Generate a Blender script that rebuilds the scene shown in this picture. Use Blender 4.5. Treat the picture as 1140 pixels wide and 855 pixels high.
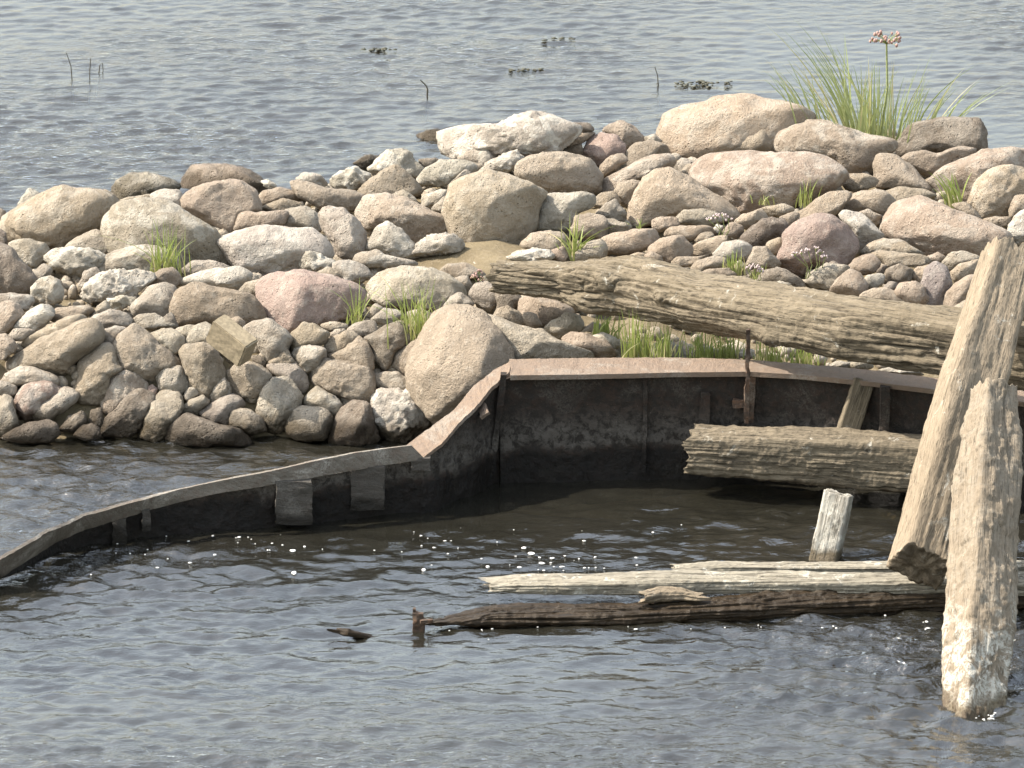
import bpy, bmesh, math, random
import numpy as np
from mathutils import Vector, Matrix

for o in list(bpy.data.objects):
    bpy.data.objects.remove(o)
scene = bpy.context.scene
C = scene.collection
random.seed(11)
RNG = np.random.default_rng(11)

# ------------------------------------------------------------------ camera
PITCH = math.radians(17.0)
DIST = 45.0
WPX, HPX = 1140.0, 855.0
MPP = 0.0045                                   # metres per photo pixel at DIST
cam_d = bpy.data.cameras.new('camera')
cam = bpy.data.objects.new('camera', cam_d)
C.objects.link(cam)
cam.location = (0, -DIST * math.cos(PITCH), DIST * math.sin(PITCH))
cam.rotation_euler = (math.radians(90) - PITCH, 0, 0)
cam_d.sensor_width = 36.0
cam_d.lens = 36.0 * DIST / (WPX * MPP)
cam_d.clip_start = 0.5
cam_d.clip_end = 2000.0
scene.camera = cam

# ------------------------------------------------------------------ sky, sun, exposure
SUN_EL = math.radians(47)
SUN_AZ = math.radians(-83)                     # from +Y (away from the camera), towards -X
world = bpy.data.worlds.new('World')
scene.world = world
world.use_nodes = True
wn = world.node_tree.nodes
wl = world.node_tree.links
for n in list(wn):
    wn.remove(n)
sky = wn.new('ShaderNodeTexSky')
sky.sky_type = 'NISHITA'
sky.sun_disc = False
sky.sun_elevation = SUN_EL
sky.sun_rotation = SUN_AZ
sky.air_density = 1.7
sky.dust_density = 2.6
sky.ozone_density = 1.0
bg = wn.new('ShaderNodeBackground')
bg.inputs['Strength'].default_value = 0.15
wo = wn.new('ShaderNodeOutputWorld')
hazy = wn.new('ShaderNodeHueSaturation')          # thin even haze: a paler, less blue sky all round
hazy.inputs['Saturation'].default_value = 0.55
wl.new(sky.outputs[0], hazy.inputs['Color'])
wl.new(hazy.outputs[0], bg.inputs[0])
wl.new(bg.outputs[0], wo.inputs[0])
sun_d = bpy.data.lights.new('sun', 'SUN')
sun_d.energy = 3.9
sun_d.angle = math.radians(0.55)
sun_d.color = (1.0, 0.92, 0.81)
sun = bpy.data.objects.new('sun', sun_d)
C.objects.link(sun)
sdir = Vector((math.sin(SUN_AZ) * math.cos(SUN_EL), math.cos(SUN_AZ) * math.cos(SUN_EL), math.sin(SUN_EL)))
sun.rotation_euler = sdir.to_track_quat('Z', 'Y').to_euler()
sun.location = sdir * 60
scene.view_settings.view_transform = 'Standard'
scene.view_settings.look = 'None'
scene.view_settings.gamma = 1.0
scene.view_settings.exposure = 1.38
scene.view_settings.use_curve_mapping = False
scene.render.engine = 'CYCLES'
scene.cycles.max_bounces = 6
scene.cycles.transparent_max_bounces = 8
scene.cycles.caustics_reflective = False
scene.cycles.caustics_refractive = False

# ------------------------------------------------------------------ geometry helpers
SP, CP = math.sin(PITCH), math.cos(PITCH)
CAM = np.array([0.0, -DIST * CP, DIST * SP])
RIGHT = np.array([1.0, 0, 0])
UP = np.array([0.0, SP, CP])
FWD = np.array([0.0, CP, -SP])

def ray(px, py):
    d = FWD * DIST + RIGHT * ((px - WPX / 2) * MPP) + UP * ((HPX / 2 - py) * MPP)
    return d / DIST                            # unit step along the view axis

def P(px, py, z=0.0):                          # the point of plane z seen at a photo pixel
    d = ray(px, py)
    t = (z - CAM[2]) / d[2]
    return CAM + d * t

def PY(px, py, y):                             # the point of the plane y = const seen at a photo pixel
    d = ray(px, py)
    t = (y - CAM[1]) / d[1]
    return CAM + d * t

def smooth(t):
    t = np.clip(t, 0, 1)
    return t * t * (3 - 2 * t)

def _hash(ix, iy, iz, seed):
    h = (ix.astype(np.int64) * 374761393 + iy.astype(np.int64) * 668265263 + iz.astype(np.int64) * 2147483647 + seed * 1274126177) & 0xFFFFFFFF
    h = ((h ^ (h >> 13)) * 1274126177) & 0xFFFFFFFF
    h = h ^ (h >> 16)
    return (h & 0xFFFF) / 32767.5 - 1.0

def noise3(p, seed=0):
    i = np.floor(p)
    f = p - i
    i = i.astype(np.int64)
    u = f * f * f * (f * (f * 6 - 15) + 10)
    r = 0
    for dx in (0, 1):
        wx = u[..., 0] if dx else 1 - u[..., 0]
        for dy in (0, 1):
            wy = u[..., 1] if dy else 1 - u[..., 1]
            for dz in (0, 1):
                wz = u[..., 2] if dz else 1 - u[..., 2]
                r = r + wx * wy * wz * _hash(i[..., 0] + dx, i[..., 1] + dy, i[..., 2] + dz, seed)
    return r

def fbm(p, octaves, seed=0, gain=0.5):
    a, s, r = 1.0, 1.0, 0
    for k in range(octaves):
        r = r + a * noise3(p * s, seed + k * 17)
        a *= gain
        s *= 2.03
    return r

def mesh_from(name, verts, faces):
    me = bpy.data.meshes.new(name)
    verts = np.asarray(verts, dtype=np.float32)
    faces = np.asarray(faces, dtype=np.int32)
    k = faces.shape[1]
    me.vertices.add(len(verts))
    me.vertices.foreach_set('co', verts.ravel())
    me.loops.add(faces.size)
    me.loops.foreach_set('vertex_index', faces.ravel())
    me.polygons.add(len(faces))
    me.polygons.foreach_set('loop_start', np.arange(0, faces.size, k, dtype=np.int32))
    me.polygons.foreach_set('loop_total', np.full(len(faces), k, dtype=np.int32))
    me.polygons.foreach_set('use_smooth', np.ones(len(faces), dtype=bool))
    me.update(calc_edges=True)
    me.validate()
    return me

def link(name, me, mat=None, parent=None, loc=None):
    o = bpy.data.objects.new(name, me)
    C.objects.link(o)
    if mat is not None and me is not None:
        me.materials.append(mat)
    if parent is not None:
        o.parent = parent
    if loc is not None:
        o.location = loc
    return o

def tag(o, label=None, cat=None, group=None, kind=None):
    for k, v in (('label', label), ('category', cat), ('group', group), ('kind', kind)):
        if v:
            o[k] = v
    return o

def empty(name, loc):
    o = bpy.data.objects.new(name, None)
    C.objects.link(o)
    o.location = loc
    o.empty_display_size = 0.1
    return o

def ico(sub):
    bm = bmesh.new()
    bmesh.ops.create_icosphere(bm, subdivisions=sub, radius=1.0)
    bm.verts.ensure_lookup_table()
    v = np.array([p.co[:] for p in bm.verts])
    f = np.array([[q.index for q in p.verts] for p in bm.faces])
    bm.free()
    return v, f
ICO = {k: ico(k) for k in (1, 2, 3, 4, 5)}

# ------------------------------------------------------------------ node helpers
def new_mat(name):
    m = bpy.data.materials.new(name)
    m.use_nodes = True
    nt = m.node_tree
    for n in list(nt.nodes):
        nt.nodes.remove(n)
    return m, nt

class NT:
    def __init__(s, nt):
        s.nt = nt
    def n(s, t, **kw):
        x = s.nt.nodes.new(t)
        for k, v in kw.items():
            setattr(x, k, v)
        return x
    def l(s, a, b):
        s.nt.links.new(a, b)
    def val(s, inp, v):
        if isinstance(v, (int, float)):
            inp.default_value = v
        elif isinstance(v, tuple):
            inp.default_value = v if len(v) == len(inp.default_value) else v + (1.0,)
        else:
            s.l(v, inp)
    def noise(s, vec, scale, detail=4, rough=0.55, dist=0.0):
        x = s.n('ShaderNodeTexNoise')
        if vec is not None:
            s.l(vec, x.inputs['Vector'])
        x.inputs['Scale'].default_value = scale
        x.inputs['Detail'].default_value = detail
        x.inputs['Roughness'].default_value = rough
        x.inputs['Distortion'].default_value = dist
        return x.outputs['Fac']
    def math(s, op, a, b=0.0, c=None, clamp=False):
        x = s.n('ShaderNodeMath', operation=op, use_clamp=clamp)
        s.val(x.inputs[0], a)
        s.val(x.inputs[1], b)
        if c is not None:
            s.val(x.inputs[2], c)
        return x.outputs[0]
    def rng(s, v, a, b, c=0.0, d=1.0, smoothstep=True):
        x = s.n('ShaderNodeMapRange', interpolation_type='SMOOTHSTEP' if smoothstep else 'LINEAR')
        s.val(x.inputs['Value'], v)
        for k, q in (('From Min', a), ('From Max', b), ('To Min', c), ('To Max', d)):
            s.val(x.inputs[k], q)
        return x.outputs[0]
    def mix(s, f, a, b, mode='MIX'):
        x = s.n('ShaderNodeMix', data_type='RGBA', blend_type=mode)
        s.val(x.inputs[0], f)
        s.val(x.inputs[6], a)
        s.val(x.inputs[7], b)
        return x.outputs[2]
    def vmap(s, vec, scale):
        x = s.n('ShaderNodeMapping')
        s.l(vec, x.inputs['Vector'])
        x.inputs['Scale'].default_value = scale
        return x.outputs[0]
    def bump(s, h, strength, dist, nrm=None):
        x = s.n('ShaderNodeBump')
        s.val(x.inputs['Height'], h)
        x.inputs['Strength'].default_value = strength
        x.inputs['Distance'].default_value = dist
        if nrm is not None:
            s.l(nrm, x.inputs['Normal'])
        return x.outputs[0]
    def out(s, shader, nrm=None):
        o = s.n('ShaderNodeOutputMaterial')
        s.l(shader, o.inputs['Surface'])
    def bsdf(s, col, rough, nrm=None, spec=0.3, metallic=0.0):
        x = s.n('ShaderNodeBsdfPrincipled')
        s.val(x.inputs['Base Color'], col)
        s.val(x.inputs['Roughness'], rough)
        x.inputs['Specular IOR Level'].default_value = spec
        s.val(x.inputs['Metallic'], metallic)
        if nrm is not None:
            s.l(nrm, x.inputs['Normal'])
        return x.outputs[0]

# ------------------------------------------------------------------ materials
def stone_material():
    m, nt = new_mat('river_stone')
    t = NT(nt)
    oi = t.n('ShaderNodeObjectInfo')
    tc = t.n('ShaderNodeTexCoord')
    geo = t.n('ShaderNodeNewGeometry')
    off = t.n('ShaderNodeVectorMath', operation='MULTIPLY_ADD')
    cmb = t.n('ShaderNodeCombineXYZ')
    t.l(oi.outputs['Random'], cmb.inputs[0])
    t.l(oi.outputs['Random'], cmb.inputs[1])
    t.l(cmb.outputs[0], off.inputs[0])
    off.inputs[1].default_value = (37, 53, 11)
    t.l(tc.outputs['Object'], off.inputs[2])
    v = off.outputs[0]
    col = oi.outputs['Color']
    n1 = t.noise(v, 5.5, 5, 0.6, 0.4)
    n2 = t.noise(v, 24, 5, 0.65, 0.2)
    n3 = t.noise(v, 68, 4, 0.72)
    n4 = t.noise(v, 170, 3, 0.7)
    vor = t.n('ShaderNodeTexVoronoi')
    t.l(v, vor.inputs['Vector'])
    vor.inputs['Scale'].default_value = 42
    pit = t.rng(vor.outputs['Distance'], 0.05, 0.30, 1.0, 0.0)
    pit = t.math('MULTIPLY', pit, t.rng(n1, 0.45, 0.62))
    hsv = t.n('ShaderNodeHueSaturation')
    t.l(col, hsv.inputs['Color'])
    hsv.inputs['Saturation'].default_value = 1.15
    hsv.inputs['Value'].default_value = 0.62
    dark = hsv.outputs[0]
    c = t.mix(t.rng(n1, 0.30, 0.62, 0.38, 0.0), col, dark)
    pale = t.mix(0.55, col, (0.56, 0.50, 0.415))
    c = t.mix(t.rng(n2, 0.50, 0.70, 0.0, 0.42), c, pale)
    c = t.mix(t.rng(n2, 0.28, 0.42, 0.30, 0.0), c, dark)
    # mineral grains
    c = t.mix(t.rng(n3, 0.56, 0.70, 0.0, 0.55), c, dark)
    c = t.mix(t.math('MULTIPLY', pit, 0.6), c, dark)
    c = t.mix(t.rng(n4, 0.58, 0.70, 0.0, 0.40), c, (0.50, 0.45, 0.375))
    # dried silt and droppings, mostly on the upper side
    sepn = t.n('ShaderNodeSeparateXYZ')
    t.l(geo.outputs['Normal'], sepn.inputs[0])
    sepp = t.n('ShaderNodeSeparateXYZ')
    t.l(geo.outputs['Position'], sepp.inputs[0])
    w = t.noise(v, 8.0, 5, 0.62, 0.6)
    crust = t.math('MULTIPLY', t.rng(w, 0.44, 0.60), oi.outputs['Alpha'])
    c = t.mix(t.math('MULTIPLY', crust, 0.8), c, (0.52, 0.485, 0.415))
    # damp band above the waterline
    zw = t.math('ADD', sepp.outputs[2], t.math('MULTIPLY', t.math('SUBTRACT', n1, 0.5), 0.22))
    wet = t.rng(zw, 0.06, 0.17, 1.0, 0.0)
    wetc = t.mix(1.0, c, (0.27, 0.24, 0.19), 'MULTIPLY')
    c = t.mix(wet, c, wetc)
    rough = t.rng(wet, 0, 1, 0.93, 0.42, False)
    h = t.math('ADD', t.math('MULTIPLY', n2, 0.7), t.math('MULTIPLY', n3, 0.55))
    h = t.math('ADD', h, t.math('MULTIPLY', n4, 0.22))
    h = t.math('SUBTRACT', h, t.math('MULTIPLY', pit, 0.35))
    nb = t.bump(h, 1.0, 0.028)
    t.out(t.bsdf(c, rough, nb, 0.25))
    return m

def wood_material(name, light, mid, dark, wetline=None, crust=0.0, sx=1.0, crust_top=None):
    m, nt = new_mat(name)
    t = NT(nt)
    tc = t.n('ShaderNodeTexCoord')
    geo = t.n('ShaderNodeNewGeometry')
    at = t.n('ShaderNodeAttribute', attribute_name='grain')
    g = at.outputs['Fac']
    v = tc.outputs['Object']
    a = t.noise(t.vmap(v, (2.2 * sx, 26, 26)), 1.6, 6, 0.6, 0.5)
    b = t.noise(t.vmap(v, (5 * sx, 95, 95)), 1.5, 4, 0.65, 0.3)
    e = t.noise(v, 7, 5, 0.62, 0.3)
    f = t.noise(v, 70, 4, 0.7)
    c = t.mix(t.rng(a, 0.33, 0.66), mid, light)
    c = t.mix(t.rng(b, 0.50, 0.66, 0.0, 0.8), c, dark)
    c = t.mix(t.rng(e, 0.52, 0.72, 0.0, 0.5), c, mid)
    c = t.mix(t.rng(g, 0.02, 0.45, 0.75, 0.0), c, dark)
    c = t.mix(t.rng(f, 0.64, 0.76, 0.0, 0.35), c, (0.46, 0.42, 0.35))
    if crust:
        k = t.noise(v, 10, 6, 0.7, 0.8)
        k2 = t.noise(v, 55, 5, 0.75, 0.2)
        kk = t.math('MULTIPLY', t.rng(k, 0.62 - 0.3 * crust, 0.74 - 0.3 * crust), t.rng(k2, 0.36, 0.56))
        if crust_top is not None:
            sq = t.n('ShaderNodeSeparateXYZ')
            t.l(geo.outputs['Position'], sq.inputs[0])
            kk = t.math('MULTIPLY', kk, t.rng(sq.outputs[2], crust_top - 0.2, crust_top + 0.1, 1.0, 0.12))
        c = t.mix(kk, c, (0.44, 0.42, 0.36))
    rough = 0.92
    if wetline is not None:
        sepp = t.n('ShaderNodeSeparateXYZ')
        t.l(geo.outputs['Position'], sepp.inputs[0])
        zz = t.math('ADD', sepp.outputs[2], t.math('MULTIPLY', t.math('SUBTRACT', e, 0.5), 0.12))
        wet = t.rng(zz, wetline - 0.02, wetline + 0.02, 1.0, 0.0)
        c = t.mix(wet, c, t.mix(1.0, c, (0.33, 0.28, 0.21), 'MULTIPLY'))
        rough = t.rng(wet, 0, 1, 0.92, 0.35, False)
    h = t.math('ADD', t.math('MULTIPLY', b, 0.8), t.math('MULTIPLY', f, 0.6))
    nb = t.bump(h, 0.75, 0.012)
    t.out(t.bsdf(c, rough, nb, 0.2))
    return m

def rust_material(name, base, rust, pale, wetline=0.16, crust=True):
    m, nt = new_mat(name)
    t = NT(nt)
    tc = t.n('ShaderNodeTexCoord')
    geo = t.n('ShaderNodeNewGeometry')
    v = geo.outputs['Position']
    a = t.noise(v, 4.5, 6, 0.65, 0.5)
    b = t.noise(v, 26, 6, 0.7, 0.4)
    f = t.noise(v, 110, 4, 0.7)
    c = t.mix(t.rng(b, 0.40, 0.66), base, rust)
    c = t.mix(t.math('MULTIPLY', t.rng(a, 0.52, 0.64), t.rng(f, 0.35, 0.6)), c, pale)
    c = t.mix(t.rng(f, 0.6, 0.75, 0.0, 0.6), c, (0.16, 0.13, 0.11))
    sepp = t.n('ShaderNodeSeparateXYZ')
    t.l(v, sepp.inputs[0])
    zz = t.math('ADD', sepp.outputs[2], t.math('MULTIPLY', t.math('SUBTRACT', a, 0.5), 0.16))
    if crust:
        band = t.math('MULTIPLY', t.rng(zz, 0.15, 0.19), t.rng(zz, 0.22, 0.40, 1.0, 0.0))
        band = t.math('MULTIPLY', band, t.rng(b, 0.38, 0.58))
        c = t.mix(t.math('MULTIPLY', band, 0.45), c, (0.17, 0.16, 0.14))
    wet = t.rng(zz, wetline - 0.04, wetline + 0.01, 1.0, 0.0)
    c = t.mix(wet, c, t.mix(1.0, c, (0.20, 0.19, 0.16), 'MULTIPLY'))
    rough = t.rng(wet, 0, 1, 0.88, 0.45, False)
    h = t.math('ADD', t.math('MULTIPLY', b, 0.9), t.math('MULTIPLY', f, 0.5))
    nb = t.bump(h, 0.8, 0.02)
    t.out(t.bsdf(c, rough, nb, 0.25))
    return m

def ground_material():
    m, nt = new_mat('silt')
    t = NT(nt)
    geo = t.n('ShaderNodeNewGeometry')
    v = geo.outputs['Position']
    a = t.noise(v, 3.0, 5, 0.6, 0.3)
    b = t.noise(v, 40, 5, 0.7)
    c = t.mix(t.rng(a, 0.35, 0.65), (0.11, 0.085, 0.048), (0.17, 0.135, 0.08))
    c = t.mix(t.rng(b, 0.5, 0.7, 0.0, 0.5), c, (0.24, 0.20, 0.14))
    nb = t.bump(b, 0.6, 0.02)
    t.out(t.bsdf(c, 0.85, nb, 0.25))
    return m

def plain_material(name, col, var=0.25, rough=0.7, trans=0.0, scale=30):
    m, nt = new_mat(name)
    t = NT(nt)
    tc = t.n('ShaderNodeTexCoord')
    n = t.noise(tc.outputs['Object'], scale, 4, 0.6)
    c = t.mix(t.rng(n, 0.3, 0.7), tuple(x * (1 - var) for x in col), tuple(min(1, x * (1 + var)) for x in col))
    s = t.bsdf(c, rough, None, 0.3)
    if trans:
        tr = t.n('ShaderNodeBsdfTranslucent')
        t.l(c, tr.inputs['Color'])
        mx = t.n('ShaderNodeMixShader')
        mx.inputs[0].default_value = trans
        t.l(s, mx.inputs[1])
        t.l(tr.outputs[0], mx.inputs[2])
        s = mx.outputs[0]
    t.out(s)
    return m

def leaf_material(name, root, tip):
    m, nt = new_mat(name)
    t = NT(nt)
    at = t.n('ShaderNodeAttribute', attribute_name='along')
    av = t.n('ShaderNodeAttribute', attribute_name='shade')
    c = t.mix(at.outputs['Fac'], root, tip)
    c = t.mix(t.rng(av.outputs['Fac'], 0.0, 1.0, 0.0, 0.75), c, (0.30, 0.34, 0.12))
    c = t.mix(t.rng(av.outputs['Fac'], 0.80, 0.9, 0.0, 0.8), c, (0.52, 0.45, 0.24))
    s = t.bsdf(c, 0.45, None, 0.35)
    tr = t.n('ShaderNodeBsdfTranslucent')
    t.l(c, tr.inputs['Color'])
    mx = t.n('ShaderNodeMixShader')
    mx.inputs[0].default_value = 0.35
    t.l(s, mx.inputs[1])
    t.l(tr.outputs[0], mx.inputs[2])
    t.out(mx.outputs[0])
    return m

def water_material():
    m, nt = new_mat('river_water')
    t = NT(nt)
    geo = t.n('ShaderNodeNewGeometry')
    v = geo.outputs['Position']
    at = t.n('ShaderNodeAttribute', attribute_name='rough')
    amp = at.outputs['Fac']
    f1 = t.noise(t.vmap(v, (5.5, 10, 6)), 1.0, 3, 0.55, 0.6)
    f2 = t.noise(t.vmap(v, (15, 27, 15)), 1.0, 3, 0.6, 0.5)
    h = t.math('ADD', t.math('MULTIPLY', f1, 1.0), t.math('MULTIPLY', f2, 0.6))
    patch = t.noise(t.vmap(v, (0.35, 0.6, 0.5)), 1.0, 3, 0.5)
    h = t.math('MULTIPLY', t.math('MULTIPLY', h, amp), t.rng(patch, 0.35, 0.62, 0.45, 1.25))
    nb = t.bump(h, 1.0, 0.020)
    fr = t.n('ShaderNodeFresnel')
    fr.inputs['IOR'].default_value = 1.95
    t.l(nb, fr.inputs['Normal'])
    gl = t.n('ShaderNodeBsdfGlossy')
    gl.inputs['Roughness'].default_value = 0.08
    gl.inputs['Color'].default_value = (1, 1, 1, 1)
    t.l(nb, gl.inputs['Normal'])
    df = t.n('ShaderNodeBsdfDiffuse')
    n = t.noise(v, 0.8, 3, 0.5)
    t.l(t.mix(t.rng(n, 0.3, 0.7), (0.040, 0.038, 0.028), (0.052, 0.048, 0.036)), df.inputs['Color'])
    tr = t.n('ShaderNodeBsdfTransparent')
    tr.inputs['Color'].default_value = (0.74, 0.70, 0.56, 1)
    body = t.n('ShaderNodeMixShader')
    body.inputs[0].default_value = 0.30
    t.l(tr.outputs[0], body.inputs[1])
    t.l(df.outputs[0], body.inputs[2])
    mx = t.n('ShaderNodeMixShader')
    t.l(fr.outputs[0], mx.inputs[0])
    t.l(body.outputs[0], mx.inputs[1])
    t.l(gl.outputs[0], mx.inputs[2])
    t.out(mx.outputs[0])
    return m

M_STONE = stone_material()
M_WOOD = wood_material('weathered_timber', (0.190, 0.157, 0.110), (0.130, 0.106, 0.072), (0.038, 0.031, 0.022), None, 0.08)
M_WOOD_WET = wood_material('tide_marked_timber', (0.190, 0.157, 0.110), (0.130, 0.107, 0.075), (0.036, 0.030, 0.022), 0.11, 0.10)
M_POST = wood_material('pale_driftwood', (0.245, 0.198, 0.140), (0.198, 0.158, 0.110), (0.075, 0.060, 0.042), 0.02, 0.08)
M_POST2 = wood_material('encrusted_driftwood', (0.225, 0.183, 0.132), (0.182, 0.147, 0.105), (0.075, 0.062, 0.045), 0.05, 0.60, 1.0, 0.36)
M_PLANK = wood_material('bleached_plank', (0.29, 0.262, 0.205), (0.195, 0.175, 0.135), (0.06, 0.052, 0.04), 0.03, 0.22)
M_STUB = rust_material('silted_frame', (0.075, 0.068, 0.058), (0.07, 0.06, 0.05), (0.13, 0.12, 0.105), 0.10, False)
M_SOAKED = wood_material('soaked_timber', (0.115, 0.09, 0.062), (0.075, 0.060, 0.042), (0.025, 0.02, 0.015), 0.12, 0.0)
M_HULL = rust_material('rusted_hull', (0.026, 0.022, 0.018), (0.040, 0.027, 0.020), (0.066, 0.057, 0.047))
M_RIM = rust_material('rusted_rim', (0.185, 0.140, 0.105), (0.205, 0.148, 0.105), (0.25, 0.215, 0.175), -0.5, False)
M_RIM2 = rust_material('silted_rim', (0.19, 0.168, 0.138), (0.17, 0.138, 0.11), (0.36, 0.335, 0.29), 0.05, False)
M_IRON = rust_material('rusty_iron', (0.07, 0.052, 0.04), (0.12, 0.072, 0.045), (0.18, 0.15, 0.12), -0.5, False)
M_GROUND = ground_material()
M_WATER = water_material()
M_CONC = plain_material('concrete_block', (0.26, 0.212, 0.140), 0.2, 0.9, 0, 60)
M_BED = plain_material('riverbed', (0.25, 0.215, 0.145), 0.3, 0.9, 0, 3)
M_GRASS = leaf_material('grass_blade', (0.30, 0.30, 0.10), (0.22, 0.31, 0.055))
M_RUSH = leaf_material('rush_leaf', (0.33, 0.34, 0.16), (0.24, 0.29, 0.12))
M_BUD = plain_material('pink_bud', (0.40, 0.26, 0.22), 0.3, 0.7, 0.2, 200)
M_PETAL = plain_material('pale_petal', (0.58, 0.48, 0.46), 0.2, 0.7, 0.3, 200)
M_STEM = plain_material('green_stem', (0.27, 0.30, 0.12), 0.2, 0.6, 0.2, 60)
M_DEAD = plain_material('dead_stem', (0.07, 0.06, 0.04), 0.3, 0.8, 0, 60)
M_WEED = plain_material('floating_weed', (0.055, 0.052, 0.032), 0.4, 0.6, 0, 60)
M_FOAM = plain_material('foam', (0.78, 0.77, 0.73), 0.1, 0.8, 0.2, 80)

# ------------------------------------------------------------------ the bank
def front_y(x):
    return -1.0 - 0.50 * smooth((x + 0.55) / 0.55) - 0.22 * smooth((x - 0.3) / 2.2)
def back_y(x):
    return 1.35 + 0.65 * smooth((x + 2.0) / 1.7) + 0.55 * smooth((x - 0.0) / 1.2) - 0.45 * smooth((x - 1.9) / 0.5)
def T(x, y):
    yf, yb = front_y(x), back_y(x)
    rise = 0.37 * smooth((y - yf) / 0.45) + 0.03
    slope = 0.07 * np.clip(y - yf - 0.4, 0, None)
    z = rise + slope
    z = np.where(y < yf, 0.03 + (y - yf) * 0.75, z)
    z = z * (1 - smooth((y - yb) / 0.7)) - 0.9 * smooth((y - yb) / 1.2)
    return np.maximum(z, -0.7)

def land(px, py, lift=0.0):                    # where the view ray of a pixel meets the bank
    d = ray(px, py)
    ys = np.linspace(-2.6, 4.2, 1400)
    t = (ys - CAM[1]) / d[1]
    x = CAM[0] + d[0] * t
    z = CAM[2] + d[2] * t
    g = np.maximum(T(x, ys), 0.0) + lift
    k = np.nonzero(z <= g)[0]
    if len(k) == 0:
        yb = float(back_y(np.array(x.mean()))) - 0.05
        return PY(px, py, yb)
    i = k[0]
    return np.array([x[i], ys[i], z[i]])

nx, ny = 240, 190
xs = np.linspace(-7, 7, nx)
ys = np.linspace(-2.6, 4.8, ny)
X, Y = np.meshgrid(xs, ys)
Z = T(X, Y) - 0.075 + 0.03 * fbm(np.stack([X * 3, Y * 3, 0 * X], -1), 4, 5)
for (mx, my, mr, mh) in ((515, 286, 0.30, 0.035), (560, 289, 0.25, 0.03), (76, 338, 0.14, 0.03), (325, 303, 0.10, 0.03)):
    mp = land(mx, my)
    Z += mh * np.exp(-(((X - mp[0]) / mr) ** 2 + ((Y - mp[1]) / (mr * 1.5)) ** 2) ** 2)
idx = np.arange(nx * ny).reshape(ny, nx)
quads = np.stack([idx[:-1, :-1], idx[:-1, 1:], idx[1:, 1:], idx[1:, :-1]], -1).reshape(-1, 4)
tag(link('bank', mesh_from('bank', np.stack([X, Y, Z], -1).reshape(-1, 3), quads), M_GROUND), 'muddy silt bank under the boulders', None, None, 'structure')
bedv = [(-300, -300, -0.45), (300, -300, -0.45), (300, 300, -0.45), (-300, 300, -0.45)]
tag(link('riverbed', mesh_from('riverbed', bedv, [[0, 1, 2, 3]]), M_BED), 'brown riverbed under the water', None, None, 'structure')

# ------------------------------------------------------------------ water
def build_water():
    x0, x1, y0, y1, st = -3.25, 3.25, -7.4, 9.3, 0.0175
    xs = np.concatenate([np.arange(-6.5, x0, 0.05), np.arange(x0, x1 + st, st), np.arange(x1 + st + 0.05, 6.6, 0.05)])
    ys = np.concatenate([np.arange(y0, y1 + st, st), np.arange(y1 + st + 0.05, 13.0, 0.05)])
    x0, x1, y1 = float(xs[0]), float(xs[-1]), float(ys[-1])
    X, Y = np.meshgrid(xs, ys)
    rng = np.random.default_rng(5)
    Z = np.zeros_like(X)
    n = 84
    wx = 0.05 * noise3(np.stack([X * 1.1, Y * 1.1, 0 * X], -1), 3)
    wy = 0.05 * noise3(np.stack([X * 1.1, Y * 1.1, 0 * X + 9], -1), 4)
    far = smooth((Y - 0.2) / 1.0)
    for (lo, hi, slope, spread, m) in ((0.065, 0.36, 0.043, 0.72, 1 - far), (0.070, 0.22, 0.030, 0.50, far)):
        lam = np.exp(rng.uniform(np.log(lo), np.log(hi), n))
        ang = rng.normal(0.12, spread, n) + math.pi / 2
        ph = rng.uniform(0, 2 * math.pi, n)
        part = np.zeros_like(X)
        for i in range(n):
            k = 2 * math.pi / lam[i]
            part += slope * (lam[i] / 0.15) ** -0.3 / k * np.sin(k * ((X + wx) * math.cos(ang[i]) + (Y + wy) * math.sin(ang[i])) + ph[i])
        Z += part * m
    grp = 0.8 + 0.55 * noise3(np.stack([X * 0.55, Y * 0.45, 0 * X], -1), 8)
    # the hull shelters the water inside it, the bank the pool in front of the stones
    inside = smooth((X + 1.9) / 0.7) * smooth((2.6 - X) / 0.3) * smooth((Y + 3.6) / 0.9) * (1 - smooth((Y + 1.2) / 0.4))
    pool = (1 - smooth((X + 0.9) / 0.7)) * smooth((Y + 2.9) / 0.6) * (1 - smooth((Y + 0.2) / 0.6))
    behind = smooth((Y - 0.8) / 0.6)
    amp = grp * (1 - 0.45 * inside) * (1 - 0.15 * pool) * (1 - 0.22 * behind)
    edge = np.minimum(np.minimum(X - x0, x1 - X), np.minimum(Y - y0, y1 - Y))
    Z *= amp * smooth(edge / 0.25)
    ny, nx = X.shape
    idx = np.arange(nx * ny).reshape(ny, nx)
    q = np.stack([idx[:-1, :-1], idx[:-1, 1:], idx[1:, 1:], idx[1:, :-1]], -1).reshape(-1, 4)
    v = np.stack([X, Y, Z], -1).reshape(-1, 3)
    xe, ye = float(xs[-1]), float(ys[-1])
    R = 300.0
    ax = [-R, x0, xe, R]
    ay = [-R, y0, ye, R]
    base = len(v)
    ring = [(a, b, 0.0) for b in ay for a in ax]
    rq = []
    for j in range(3):
        for i in range(3):
            if (i, j) != (1, 1):
                k = base + j * 4 + i
                rq.append([k, k + 1, k + 5, k + 4])
    me = mesh_from('water', np.vstack([v, np.array(ring)]), np.vstack([q, np.array(rq)]))
    att = me.attributes.new('rough', 'FLOAT', 'POINT')
    r = np.concatenate([np.clip(amp, 0.25, 1.3).ravel(), np.ones(len(ring))]).astype(np.float32)
    att.data.foreach_set('value', r)
    return me
tag(link('water', build_water(), M_WATER), 'rippled grey-blue river water', None, None, 'structure')

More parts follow.
